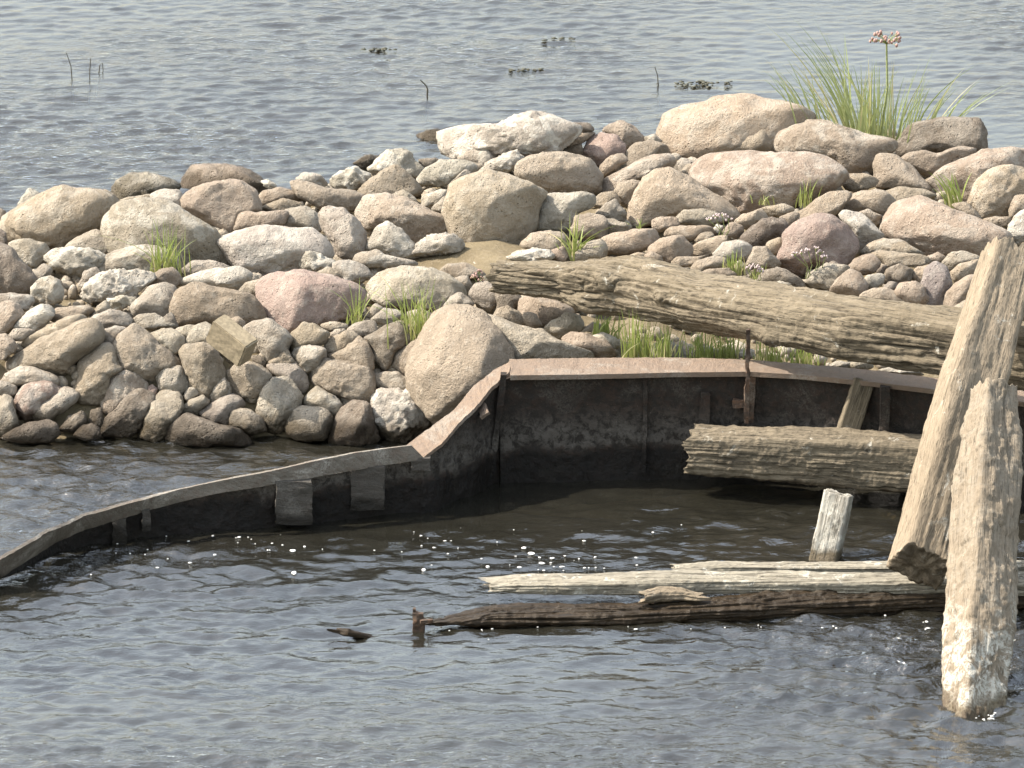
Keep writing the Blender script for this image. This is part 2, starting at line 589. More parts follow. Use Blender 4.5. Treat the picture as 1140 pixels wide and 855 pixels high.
# ------------------------------------------------------------------ stones: traced outlines
# tile: origin and scale of the coordinates;  colour | crust | outline | label | short name used by neighbours
TILES = {'P': (0, 0, 1), 'A': (0, 170, 5.7), 'B': (190, 170, 5.7), 'C': (0, 300, 5.7), 'D': (0, 380, 5.7), 'E': (180, 290, 5.7), 'F': (180, 370, 5.7),
         'G': (330, 350, 5.7), 'H': (350, 240, 5.18), 'I': (470, 110, 5.7), 'J': (560, 180, 5.7), 'K': (720, 90, 5.18), 'L': (700, 210, 5.7), 'M': (860, 210, 5.7),
         'N': (940, 120, 5.7), 'O': (980, 240, 7.125), 'Q': (540, 300, 7.125), 'Z1': (0, 160, 3.8), 'Z4': (260, 160, 4.071), 'Z5': (460, 110, 4.071),
         'Z6': (660, 90, 4.071), 'Z7': (860, 10, 4.071), 'Z8': (860, 180, 4.071), 'Z9': (540, 270, 3.8), 'R': (740, 290, 3.8)}
STONES = '''
A t .3 0,450 60,390 130,350 200,300 300,250 390,218 480,235 590,245 690,300 715,345 690,400 655,480 560,500 450,560 400,600 280,580 140,560 50,540 | wide knobbly tan boulder at the far left end of the skyline | knobbly skyline boulder
A w .5 105,360 130,290 185,230 245,255 200,320 150,380
A t .2 625,255 670,235 730,270 755,310 720,350 660,320
A w .7 718,240 760,180 850,130 940,125 1060,160 1135,195 1130,240 970,260 960,300 760,310 | rough whitish domed boulder on the left skyline with water right behind it | rough white dome
A t .2 760,305 820,280 930,265 985,285 960,320 800,330
P w .6 168,217 180,212 200,211 206,222 207,235 198,238 175,232
Z1 g .5 440,320 490,265 580,240 680,243 770,285 860,345 930,415 972,490 940,520 860,520 700,540 520,530 460,460 440,390 | big smooth pale boulder right behind the grass tuft on the left | pale boulder behind the grass
Z1 g .5 420,530 440,480 500,445 600,430 700,450 760,500 740,540 650,560 520,545 440,545
A g .2 415,595 500,525 600,490 650,500 690,590 700,635 620,625 480,610 | small oval stone wedged between the knobbly tan boulder and the pale boulder | wedged oval stone
A w .9 290,660 350,600 480,605 600,625 680,650 650,690 560,740 500,790 430,770 340,730 | flat pitted whitish slab of rock below the wedged oval stone | pitted white slab
A g .4 75,610 60,570 150,550 270,570 310,610 270,670 220,725 150,680
P d .1 -25,300 -10,276 0,272 14,278 30,295 42,311 40,322 30,327 0,328 -20,328 | grey-brown boulder cut by the left picture edge with a smooth rounded top | boulder at the left edge
A g .4 205,760 270,705 330,740 320,790 240,795
C g .6 200,120 240,70 310,45 370,80 400,130 390,200 320,215 230,200 200,170 | round grey speckled stone beside the wet mud on the left | speckled round stone
A d .1 -40,430 0,355 30,370 35,400 0,440
A d .1 -40,590 0,485 45,520 45,590 0,600
A g .5 500,830 540,750 610,730 640,770 580,830 540,850
C w .8 525,150 560,80 650,25 760,5 870,0 970,20 975,60 900,110 860,170 700,190 620,180 560,200 | long white-topped stone lying just in front of the left grass tuft | white stone before the grass
C g .5 -20,230 0,160 80,150 190,165 210,200 170,260 80,270 40,240
C t .2 -20,240 0,215 60,205 120,225 150,280 110,320 60,370 20,395 -20,390
C w .7 65,385 110,330 160,270 240,225 310,225 340,260 300,320 240,380 150,385
C g .2 55,420 110,380 180,375 220,395 150,450 100,450
C t .3 305,320 330,270 400,240 480,230 560,230 590,270 560,310 500,340 400,340
C t .1 150,480 180,420 280,370 380,310 480,290 540,320 480,380 380,420 250,470
C t .1 -20,560 -20,420 30,410 80,450 110,490 80,530 20,560
C t .1 20,610 60,560 160,500 280,420 340,400 400,380 480,340 570,322 630,360 645,420 620,480 530,530 460,580 380,650 280,640 200,610 160,600 90,665 40,650 | long angular tan boulder with a dark cracked right facet, front left | angular cracked boulder
C g .2 560,320 600,250 670,200 700,240 690,310 620,330
C g .3 560,330 620,280 700,255 790,270 830,310 810,370 740,400 650,400
C g .3 640,470 660,390 730,360 800,380 760,450 720,480
C w .8 680,190 750,165 860,175 840,230 740,260 700,240
P g .4 146,342 156,333 167,321 182,316 194,319 197,330 193,348 190,362 182,360 175,352 155,352 | tall pale stone leaning left of the boulder with the shadowed face | tall pale leaning stone
C g .3 830,340 900,290 980,280 1060,310 1120,365 1060,360 960,380 880,370
P d .1 180,355 190,348 198,364 190,366 181,362
C t .1 720,470 770,410 850,355 910,390 1000,440 1080,500 1140,570 1120,610 1000,650 960,700 900,690 820,645 770,630 735,560 | tan peaked boulder with a pointed right end, front left of the pile | peaked tan boulder
C t .1 495,600 540,540 620,490 690,475 720,520 735,590 770,640 700,690 680,740 670,800 640,830 500,820 470,745 500,690 | upright narrow-waisted tan stone between the angular and the peaked boulders | upright waisted stone
P g .1 165,374 178,368 192,366 204,374 205,384 196,394 188,388 178,380
D g .4 20,240 60,210 150,160 220,165 310,200 360,230 370,270 280,270 150,270 80,280
D g .1 -20,280 0,250 60,255 105,285 85,335 30,345 -10,330
D p .5 95,340 140,280 210,255 310,258 380,285 350,340 260,400 220,470 170,500 110,440 | rounded pinkish-white stone just above the waterline at the left | pinkish white stone
D g .2 212,480 250,410 330,340 400,295 460,295 495,340 470,390 380,440 310,495 240,505 | tilted egg-shaped stone leaning on the pinkish white stone | tilted egg stone
D g .1 -20,590 -20,370 20,345 80,370 100,460 115,530 60,570
D d .0 20,610 100,560 200,515 290,500 340,520 370,590 300,640 150,640 | low brown wet stone half sunk in the water at the far left | sunken brown stone
D d .0 380,560 430,480 500,445 550,490 540,540 450,570
D d .0 560,520 580,440 650,425 660,500 640,540
D d .0 470,590 520,540 580,520 630,550 640,600 560,620
D t .4 650,390 670,290 720,220 790,190 860,220 930,270 935,310 850,330 770,380 690,450 | yellowish faceted stone with a white spot on top near the waterline | yellowish faceted stone
D d .1 640,540 660,480 740,400 820,330 890,308 950,330 985,370 950,450 900,540 830,580 740,590 660,570 | dark wet egg-shaped stone slanting into the water below the yellowish faceted stone | slanting wet stone
P g .1 154,478 158,464 168,450 180,438 190,436 200,444 203,455 195,470 186,482 175,489 158,485 | slanting stone with pale crown and black wet base at the water | black-based slanting stone
P g .2 174,420 178,413 200,408 205,412 210,424 214,432 205,440 190,440 178,432
D p .2 935,290 970,275 1000,300 990,340 940,325
P t .2 162,318 168,308 180,300 193,298 200,304 203,312 196,319 180,317
E g .2 125,60 200,0 300,0 430,45 330,80 250,110 170,110
E w .5 95,180 160,120 250,80 350,50 480,40 560,90 550,140 490,190 400,190 300,150 200,150
E t .0 65,290 110,190 210,145 310,165 430,190 540,210 610,260 645,370 560,410 500,420 380,400 290,395 180,400 105,420 | broad tan boulder with a dark shadowed hollow left of the pink boulder | shadow-faced boulder
E g .3 495,195 530,145 640,120 700,130 640,230 600,250
Z4 p .1 115,680 130,620 200,590 330,580 450,600 540,640 585,690 560,760 480,800 400,810 320,820 270,855 220,830 150,790 | large reddish-pink granite boulder in the middle of the left pile | pink boulder
E t .1 435,375 490,355 530,390 525,440 470,430
E g .3 525,430 600,385 700,375 780,430 820,490 790,560 690,640 640,600 600,500 | smooth pale rounded stone touching the right side of the concrete block | smooth stone by the block
E g .2 150,520 200,420 280,395 320,420 290,520 210,550
E g .2 90,430 170,410 230,415 255,470 160,500 100,460
E t .1 120,580 170,545 270,530 330,570 390,680 405,730 350,800 290,870 220,850 170,720 | long tan stone standing on end below the concrete block | long stone below the block
E t .1 415,700 480,660 570,648 660,680 690,720 670,790 600,860 520,860 430,830 410,770
F g .2 305,430 330,350 400,290 420,330 440,390 360,430
E t .1 680,650 740,570 800,565 840,640 780,660
E d .0 570,610 620,600 660,640 650,670 590,650
E g .1 670,670 740,645 840,650 910,720 925,780 890,830 800,760 700,720
E t .1 805,540 840,460 900,395 980,415 1060,460 1040,520 960,535 830,575 | tan three-cornered stone right under the pink boulder | three-cornered stone
E g .4 830,590 850,550 920,530 1010,545 1040,590 1010,630 950,680 920,700 860,660
E t .1 1010,410 1070,388 1140,395 1130,430 1070,450
G t .1 180,190 240,140 320,105 380,130 390,160 330,210 260,250 200,240
G t .1 190,260 300,220 345,170 400,140 460,180 485,260 490,330 460,355 380,330 280,300 | humped tan stone resting on top of the loaf-shaped stone | humped tan stone
G g .1 165,75 230,45 300,65 325,95 240,100 190,95
G g .1 210,130 250,92 310,95 290,130 230,150
G g .2 325,95 400,45 490,40 512,100 470,145 400,140
G d .1 440,155 520,115 570,85 650,50 720,100 760,150 700,190 630,240 600,300 580,340 520,290 490,210 | brown angular stone with a dark right face below the middle grass tuft | brown angular stone
P t .1 436,404 440,395 452,385 468,377 470,390 460,415 455,420 440,413
P t .0 455,405 462,385 475,365 487,348 500,343 520,343 540,350 555,368 568,390 566,405 545,430 520,450 495,463 480,452 460,425 | huge flat-faced tan slab leaning against the bent steel rim | big leaning slab
Q g .1 0,360 80,380 250,450 420,480 560,560 700,620 830,680 600,720 210,720 150,600 60,490 | low sloping grey boulder between the leaning slab and the rusty deck edge | sloping grey boulder
G t .1 90,400 100,320 170,280 300,310 450,350 495,400 500,480 480,530 390,540 280,510 160,470 105,440 | loaf-shaped tan stone above the cracked round stone at the water | loaf-shaped stone
G w .9 470,610 490,540 530,490 600,478 700,490 770,540 830,590 910,650 830,710 760,760 680,820 570,810 520,740 480,660 | white-crusted round stone at the water beside the bent steel rim | white-crusted stone
G g .3 485,380 560,365 640,365 700,400 720,470 660,490 570,480 510,460
G g .5 40,570 80,500 140,460 220,500 290,570 290,620 220,650 150,590 60,590 | pale grey round stone directly above the cracked round stone | pale grey round stone
F g .1 790,590 830,500 910,472 1000,480 1070,540 1080,620 1020,670 900,680 820,650 | round stone split by a thin vertical crack at the waterline | cracked round stone
G d .1 210,790 240,700 290,610 350,560 420,550 480,590 490,700 520,790 430,810 330,830 250,830 | dark ridged stone standing in the water left of the white-crusted stone | dark ridged stone
F g .3 605,480 640,350 700,295 780,290 850,330 890,410 870,480 800,570 700,620 640,560 | pale round-shouldered stone above the water, second left of the cracked one | round-shouldered stone
F g .2 435,590 450,510 510,485 580,500 640,560 660,620 560,640 500,610
F g .2 240,520 300,460 390,400 450,392 510,430 520,470 440,520 430,580 340,570 270,540
F d .0 30,640 80,560 150,518 240,535 360,580 470,610 540,660 550,700 420,710 200,715 50,705 | large wet grey-brown flat boulder rising low out of the water | low wet boulder
F g .4 140,400 170,350 215,355 240,390 180,435 145,425
F g .1 105,510 170,440 250,400 300,440 250,490 220,520 150,520
B t .1 60,220 90,150 140,80 240,75 340,80 480,100 560,150 600,230 550,270 400,200 300,200 150,220 80,270 | brown skyline boulder marked with a white dropping on its top | skyline boulder with white spot
B t .1 80,300 150,230 260,200 350,180 430,190 520,240 550,310 560,370 440,400 400,500 340,520 250,470 140,400 90,360 | brown ridged boulder in front of the white-spotted skyline boulder | brown ridged boulder
B w .6 575,180 610,170 660,200 670,225 610,230
B t .1 545,290 590,240 680,222 780,250 830,310 700,290 610,330 565,340
B t .1 570,350 640,320 710,290 780,310 840,330 780,350 720,370 630,380
B t .1 410,490 440,380 470,368 540,385 640,385 700,370 740,390 700,465 560,480 | saddle-topped brown stone right of the brown ridged boulder | saddle-topped stone
B g .3 690,430 710,380 780,345 860,342 930,380 950,450 930,490 850,475 700,465
B w .6 800,170 850,125 930,140 990,200 960,220 840,200
Z4 t .1 270,170 350,175 420,200 520,210 610,250 580,295 500,305 400,290 310,240 | long tan stone below two white-topped stones on the skyline | long tan skyline stone
Z4 w .9 440,160 480,120 550,105 620,140 620,180 560,205 450,200 | smooth bright white egg-shaped stone on the skyline | bright white egg stone
Z4 g .5 545,90 600,50 660,50 640,110 610,120
Z4 w .9 615,110 680,50 740,25 800,35 830,75 870,110 840,150 760,120 680,140 | bleached angular rock on the skyline above a tan cone-shaped stone | bleached angular rock
Z4 t .1 570,215 620,170 690,120 740,100 800,140 850,210 800,235 720,235 620,240 | cone-shaped grey-tan stone just below the bleached angular rock | cone-shaped stone
Z4 d .1 840,70 900,65 940,80 880,110 850,110
B w .6 315,550 400,510 500,480 600,468 760,470 890,475 970,530 1010,600 1010,670 900,680 800,740 700,770 560,780 430,720 370,640 | broad pale boulder with a crusty pitted lower half above the pink boulder | crusty pale boulder
B w .8 820,690 850,620 900,615 1000,670 1060,690 1020,740 900,765 830,740
Z4 g .3 390,320 440,290 500,300 560,340 600,400 600,470 560,500 540,525 490,525 450,440 410,390 | blocky upright pale stone right of the crusty pale boulder | blocky upright stone
Z4 t .3 565,310 620,240 700,228 790,255 870,300 960,340 1000,400 900,410 800,440 700,360 640,400 600,390 | big sloping grey-tan boulder left of the large brown smooth boulder | sloping grey-tan boulder
Z4 w .7 605,470 650,380 700,355 760,390 820,450 820,490 740,510 660,480
Z4 g .3 705,240 770,210 820,240 850,280 790,260
Z4 w 1. 800,510 850,440 900,405 990,410 1040,450 1020,490 930,510 | white flaky stone at the edge of the brown mud patch | white flaky stone
Z4 g .5 550,530 590,490 660,480 730,510 820,530 825,560 740,560 600,560
Z4 w .7 460,540 520,530 590,550 625,600 570,640 500,640 450,600
Z4 t .2 380,590 440,560 500,580 520,620 460,630
Z4 g .3 615,640 660,590 760,560 880,565 980,610 1040,670 1000,720 900,750 800,740 690,730 640,690 | wide low grey-tan boulder behind the middle grass tuft | wide boulder behind middle grass
Z4 g .2 955,740 990,690 1040,675 1080,710 1085,745 1000,750
Z4 t .2 940,575 980,540 1060,540 1130,580 1140,610 1040,610 960,600
Z4 g .2 1000,610 1060,600 1080,640 1060,680 1010,640
H g .2 895,450 930,390 1000,380 1060,420 1090,480 1010,545 940,530
P d .1 552,325 570,322 585,335 575,350 555,348
H g .1 310,550 350,510 395,530 360,580 320,590
H g .3 330,600 400,535 480,540 520,590 450,630 360,625
H g .3 540,560 620,540 690,580 660,640 580,660
I w 1. 125,235 170,190 300,165 480,155 560,105 680,88 790,120 900,165 985,205 900,240 800,330 760,350 640,350 500,360 380,350 220,360 160,320 | large bright whitish rugged rock on the skyline at the water's edge | big white rugged rock
P g .0 459,160 463,150 474,145 487,144 498,150 497,160 478,166 | dark rock barely breaking the water left of the white rugged rock | nearly sunken rock
I d .1 900,160 960,150 1040,155 1085,205 1000,210
I t .2 850,265 920,230 1000,208 1090,210 1060,250 1010,290 900,300
I d .1 770,360 820,255 900,300 860,345
I o .1 880,340 930,300 1010,290 1020,355 940,350
Z5 p .0 770,240 800,180 850,155 920,165 960,210 960,250 900,280 845,300 800,275 | round dark reddish stone on the skyline between paler stones | round reddish stone
Z5 t .1 865,150 900,115 950,100 1000,130 1050,185 990,210 960,215 920,165
Z5 w .6 1050,170 1090,160 1120,180 1110,205 1060,195
Z5 t .1 965,240 1010,205 1070,190 1140,215 1150,245 1060,280 980,310
Z5 t .1 845,310 900,270 960,250 970,290 920,320 860,350
I w .9 370,465 420,410 520,350 600,325 640,370 620,430 540,470 440,480
I g .4 230,380 300,330 430,325 465,385 430,420 380,455 310,420
P w .5 466,198 475,188 490,180 508,178 525,183 530,190 512,198 500,207 480,205 466,205
I w .9 640,360 690,340 745,355 730,375 660,380
Z5 t .2 145,480 170,400 240,345 340,332 450,355 540,400 590,440 540,480 530,600 470,670 380,700 290,695 210,640 160,560 | largest smooth brown boulder in the centre, dark on its lower right | large brown smooth boulder
I g .3 165,550 270,450 310,475 220,530
I g .4 60,700 150,620 160,740 100,720
I t .1 605,470 620,400 720,360 860,345 960,355 1060,380 1130,470 1120,560 1080,600 900,610 800,605 720,560 650,510 | rounded brown boulder with a white fleck, right behind the central brown one | white-flecked brown boulder
P g .4 470,218 488,211 497,211 494,224 482,232 468,231
J w .3 175,430 175,320 200,240 280,210 480,200 575,230 560,290 470,320 440,370 400,440 200,460 | pale square-shouldered stone behind the thin grass above the log | square-shouldered pale stone
J t .1 560,250 630,200 700,190 745,250 700,300 600,290
J g .1 590,330 650,260 710,240 770,310 780,370 700,370 620,350
J t .1 430,420 460,350 540,330 620,350 660,420 620,480 520,480 450,470
J g .2 600,360 700,370 810,405 790,440 680,440 640,400
Z5 t .3 840,430 870,350 960,310 1060,265 1140,255 1180,300 1080,330 1010,350 930,370 900,420 | long slanting pale stone with a blue-grey foot behind the pinkish peaked boulder | long slanting stone
J t .1 710,190 740,140 820,118 890,135 880,190 820,240 810,290 760,280
Z6 o .1 175,560 200,500 230,440 290,405 360,400 440,440 530,500 600,540 660,610 600,640 500,600 400,600 300,620 190,650 | pinkish-brown peaked boulder left of the great barrel-shaped boulder | pinkish peaked boulder
J o .1 635,490 720,460 830,430 940,430 980,480 930,540 820,585 660,585 | flat orange-tan stone just behind the log's big knot | flat orange stone
L o .1 130,370 230,310 350,300 400,390 390,430 270,470 200,460
J o .1 900,600 950,570 1000,600 1010,640 940,630
J t .1 115,520 180,460 300,440 380,450 400,560 300,600 200,560 130,540
J w 1. 30,620 100,570 200,545 300,560 320,620 200,640 | chalk-white stone behind the left end of the log | chalk-white stone
J g .2 395,630 460,570 540,510 620,495 655,540 640,600 520,620 | greenish-grey oval stone touching the log beside the thin grass | greenish oval stone
J o .0 320,620 300,570 380,540 420,590 380,630
L g .2 305,180 370,130 460,130 560,155 620,190 500,240 400,230 320,220
L o .1 150,200 200,180 300,185 320,230 250,260 200,270 150,240
L o .1 235,300 290,245 400,235 510,240 540,290 460,310 400,330 300,310
L t .1 420,330 460,280 530,275 540,310 480,340
L o .1 395,390 440,340 560,300 620,300 600,360 540,420 430,420
L w .5 540,410 600,350 700,330 780,380 760,450 640,470 570,450
L t .1 400,500 450,450 540,430 620,440 600,500 500,500 430,545
L t .1 275,470 310,430 400,430 500,420 440,470 390,490 300,495
L t .1 460,540 520,510 620,505 680,550 560,570
L d .0 715,310 770,240 840,190 960,185 1010,260 980,310 880,360 780,365 740,340 | dark angular stone left of the pink granite boulder near the log | dark angular stone
L o .1 675,210 740,160 830,130 880,180 820,210 760,250 700,250
L o .1 600,260 650,215 720,240 730,290 680,310 600,300
L t .2 840,130 900,105 980,97 1045,130 1000,160 900,175
L t .1 960,180 1040,150 1080,165 1040,240 1000,240
L w .9 525,270 560,225 600,240 590,290 545,295
L t .1 750,470 790,380 860,370 900,420 960,480 900,500 780,505
L o .1 870,370 900,330 960,312 985,350 950,420 900,400
L d .1 825,580 860,520 940,500 1040,550 1110,610 1000,620 880,605
L w .4 905,605 960,585 1030,600 1020,625 940,625
L g .3 675,470 710,455 745,490 720,530 680,510
L o .0 100,440 150,400 200,430 210,465 140,460
L o .0 0,430 50,405 110,420 100,450 20,450
K o .3 88,270 120,180 220,140 340,120 440,85 560,85 700,120 850,180 940,220 860,260 760,310 660,400 480,450 300,480 200,440 160,430 100,370 | highest big tan boulder streaked white on the skyline beside the flowering rush | highest streaked boulder
K t .1 400,420 470,360 560,310 660,275 740,300 755,340 740,410 600,420 | wedge-shaped stone jammed between the three biggest boulders at upper right | jammed wedge stone
K o .4 280,540 310,470 400,425 600,412 780,415 960,430 1070,480 1130,560 1080,640 900,690 750,740 560,760 500,690 400,630 300,590 | great barrel-shaped tan boulder with a white streaked right end | great barrel boulder
Z7 t .4 10,610 60,560 180,510 280,510 430,570 545,590 545,640 470,670 460,740 330,750 280,690 120,650 20,650 | big flat-topped boulder right below the flowering rush | boulder under the rush
K g .2 160,480 200,445 265,465 290,490 220,510 180,520
K t .2 190,540 230,490 290,480 290,560 230,560
K w .5 0,340 50,315 90,340 80,365 10,360
M p .1 40,430 80,340 100,270 180,210 290,170 380,170 460,220 530,320 520,380 450,460 380,470 250,470 210,550 140,530 60,480 | large pinkish granite boulder with a dark right face above the log | pink granite boulder
M o .1 115,240 150,150 240,90 340,30 440,20 490,40 400,130 330,170 220,190 150,210 | slanting tan stone just above the pink granite boulder | slanting tan stone
M t .1 370,160 440,90 540,30 640,10 720,30 770,90 700,150 600,130 500,140 420,180
M t .1 700,20 800,-10 950,0 1030,40 960,80 820,100 760,90
Z8 t .1 320,100 350,60 420,55 475,85 460,110 380,130 340,130
Z8 t .1 220,140 260,110 300,105 320,135 260,150
M w .5 430,190 480,145 560,160 640,230 700,300 620,350 560,420 500,410 530,330 500,250 | white-veined stone tucked against the right of the pink granite boulder | white-veined stone
M t .2 545,150 620,132 690,160 690,230 650,240 590,190
M t .3 680,250 700,170 770,110 820,120 740,200 720,270
Z8 o .3 520,320 530,250 580,190 690,162 780,190 900,250 1060,325 1000,380 920,420 760,440 680,410 620,380 550,350 | large tan cone-shaped boulder lying behind the top of the leaning beam | tan cone boulder
M t .4 570,420 620,350 700,315 800,330 860,370 940,415 850,420 700,400 640,410
M t .1 640,420 700,395 800,410 940,425 1000,470 920,490 800,500 740,500 690,450
M o .1 480,500 530,440 620,415 680,460 670,520 600,540 520,530
M d .0 660,530 700,480 730,500 700,540
M g .2 210,610 240,540 330,475 440,490 480,510 430,580 380,640 250,640 | pale greenish stone on the log with pink flowers at its left | greenish stone by the flowers
M d .1 345,480 400,460 460,490 470,515 400,500
M o .1 370,640 410,570 490,515 560,540 600,610 570,680 430,670 | pinkish-tan pyramid-shaped stone just behind the log | pink pyramid stone
M w .2 585,590 600,550 710,540 700,600 640,635 600,620
M d .2 700,580 730,510 800,480 890,520 870,580 790,610 730,610
M o .1 870,560 920,500 1000,485 990,540 940,595
M g .1 700,630 740,590 790,600 780,650
M t .1 560,690 640,640 720,630 800,680 850,730 700,720
M o .1 775,655 820,600 900,592 960,620 1000,690 960,745 860,730
M m .2 945,600 970,510 1040,472 1110,500 1135,600 1100,700 1070,765 990,740 960,680 | grey-mauve egg-shaped stone standing upright behind the log | upright mauve egg stone
O o .1 505,700 520,620 590,530 690,480 760,480 700,600 620,720 590,770 510,750
O g .2 490,380 540,320 620,285 720,315 790,345 700,370 620,400 550,440
O o .3 550,460 620,390 720,360 800,350 790,420 700,470 600,520
O o .1 350,330 450,290 520,330 490,375 400,385
N d .2 300,280 350,220 390,140 440,90 560,75 680,65 800,72 830,140 880,220 885,265 780,290 640,260 500,270 380,310 | dark rugged flat-topped rock right of the flowering rush | dark rugged rock
N t .1 375,320 430,280 500,270 570,290 680,250 790,270 820,300 740,320 600,380 550,450 500,420
N t .1 195,370 220,310 290,295 350,315 430,380 510,460 540,510 440,500 330,490 220,495 | thumb-shaped tan stone below the dark rugged rock | thumb-shaped stone
N o .4 545,460 620,380 760,310 900,260 1040,262 1140,290 1200,340 1180,420 960,440 830,500 760,600 690,560 620,520 | broad smooth boulder with a white patch at the right picture edge | white-patched boulder
N o .3 800,600 840,470 930,395 1040,375 1160,400 1220,480 1200,580 1060,680 950,720 860,690 | rounded tan boulder in front of the white-patched one at the right edge | rounded right-edge boulder
N t .1 690,620 760,600 830,650 870,710 780,690
N t .2 1045,650 1080,570 1150,555 1180,620 1120,670 1060,700
N w .7 1035,790 1080,690 1150,650 1200,700 1200,820 1100,850 1050,840 | bright white stone right behind the top of the leaning beam | white stone behind the beam
N t .1 880,720 960,690 1050,690 1040,760 960,760
P o .1 1112,335 1125,310 1150,305 1155,360 1120,370
Q o .0 275,310 300,220 400,215 560,250 690,300 680,350 560,400 470,440 350,400 290,350 | rounded reddish-brown stone under the log's left end | reddish stone under the log
Q t .1 60,380 110,310 180,290 250,330 310,400 330,450 200,440 100,410
Q t .1 310,440 300,360 380,340 430,390 450,450 380,460
Q g .1 470,460 540,400 640,345 720,345 775,420 740,480 640,520 580,540 500,500 | flat-sided grey stone under the log beside the green grass | flat-sided grey stone
Q o .0 620,550 700,500 800,510 930,560 1010,640 1020,690 850,690 700,620 | smooth brownish stone just behind the rusty deck edge | brown stone behind the deck edge
Q g .4 790,480 850,420 940,440 980,490 900,510
Q w .6 860,530 940,500 1040,550 1070,620 980,620
Z9 w .3 700,440 760,410 830,440 850,490 720,480
Z9 w .3 870,470 930,440 1000,460 1010,490 890,490
Z9 w .3 1030,480 1080,450 1140,455 1140,490
R w .3 700,450 730,425 790,430 780,455
R g .3 780,440 820,420 870,430 880,460 800,460
R w .4 910,465 980,450 1060,465 1090,485 1000,480
P t .1 600,312 625,300 655,305 665,330 640,345 610,335
P g .2 1060,345 1085,335 1110,345 1110,370 1075,372
'''
COL = {'t': (0.330, 0.268, 0.200), 'g': (0.345, 0.294, 0.231), 'w': (0.42, 0.372, 0.303), 'p': (0.335, 0.252, 0.210), 'm': (0.285, 0.240, 0.208), 'o': (0.360, 0.285, 0.212), 'd': (0.20, 0.163, 0.126)}
COLWORD = {'t': 'tan', 'g': 'grey-tan', 'w': 'whitish', 'p': 'pinkish', 'o': 'warm tan', 'd': 'dark brown', 'm': 'mauve-grey'}

def densify(p, n=160):
    q = np.vstack([p, p[:1]])
    seg = np.linalg.norm(np.diff(q, axis=0), axis=1)
    s = np.concatenate([[0], np.cumsum(seg)])
    u = np.linspace(0, s[-1], n, endpoint=False)
    return np.stack([np.interp(u, s, q[:, 0]), np.interp(u, s, q[:, 1])], -1)

def stone_mesh(poly, seed, rng):
    """a rounded body whose outline from the photo's side is the traced one, with its own depth and facets"""
    d = densify(poly)
    x, y = poly[:, 0], poly[:, 1]
    x2, y2 = np.roll(x, -1), np.roll(y, -1)
    cr = x * y2 - x2 * y
    a = cr.sum() / 2
    cx = ((x + x2) * cr).sum() / (6 * a)
    cy = ((y + y2) * cr).sum() / (6 * a)
    w, h = x.max() - x.min(), y.max() - y.min()
    ang = np.arctan2(-(d[:, 1] - cy), d[:, 0] - cx)
    rad = np.hypot(d[:, 0] - cx, d[:, 1] - cy)
    o = np.argsort(ang)
    tg = np.linspace(-math.pi, math.pi, 361)[:-1]
    r = np.interp(tg, np.concatenate([ang[o] - 2 * math.pi, ang[o], ang[o] + 2 * math.pi]), np.tile(rad[o], 3))
    k = np.exp(-np.linspace(-2, 2, 19) ** 2)
    k /= k.sum()
    r = np.convolve(np.concatenate([r[-9:], r, r[:9]]), k, 'valid')
    return cx, cy, w, h, tg, r

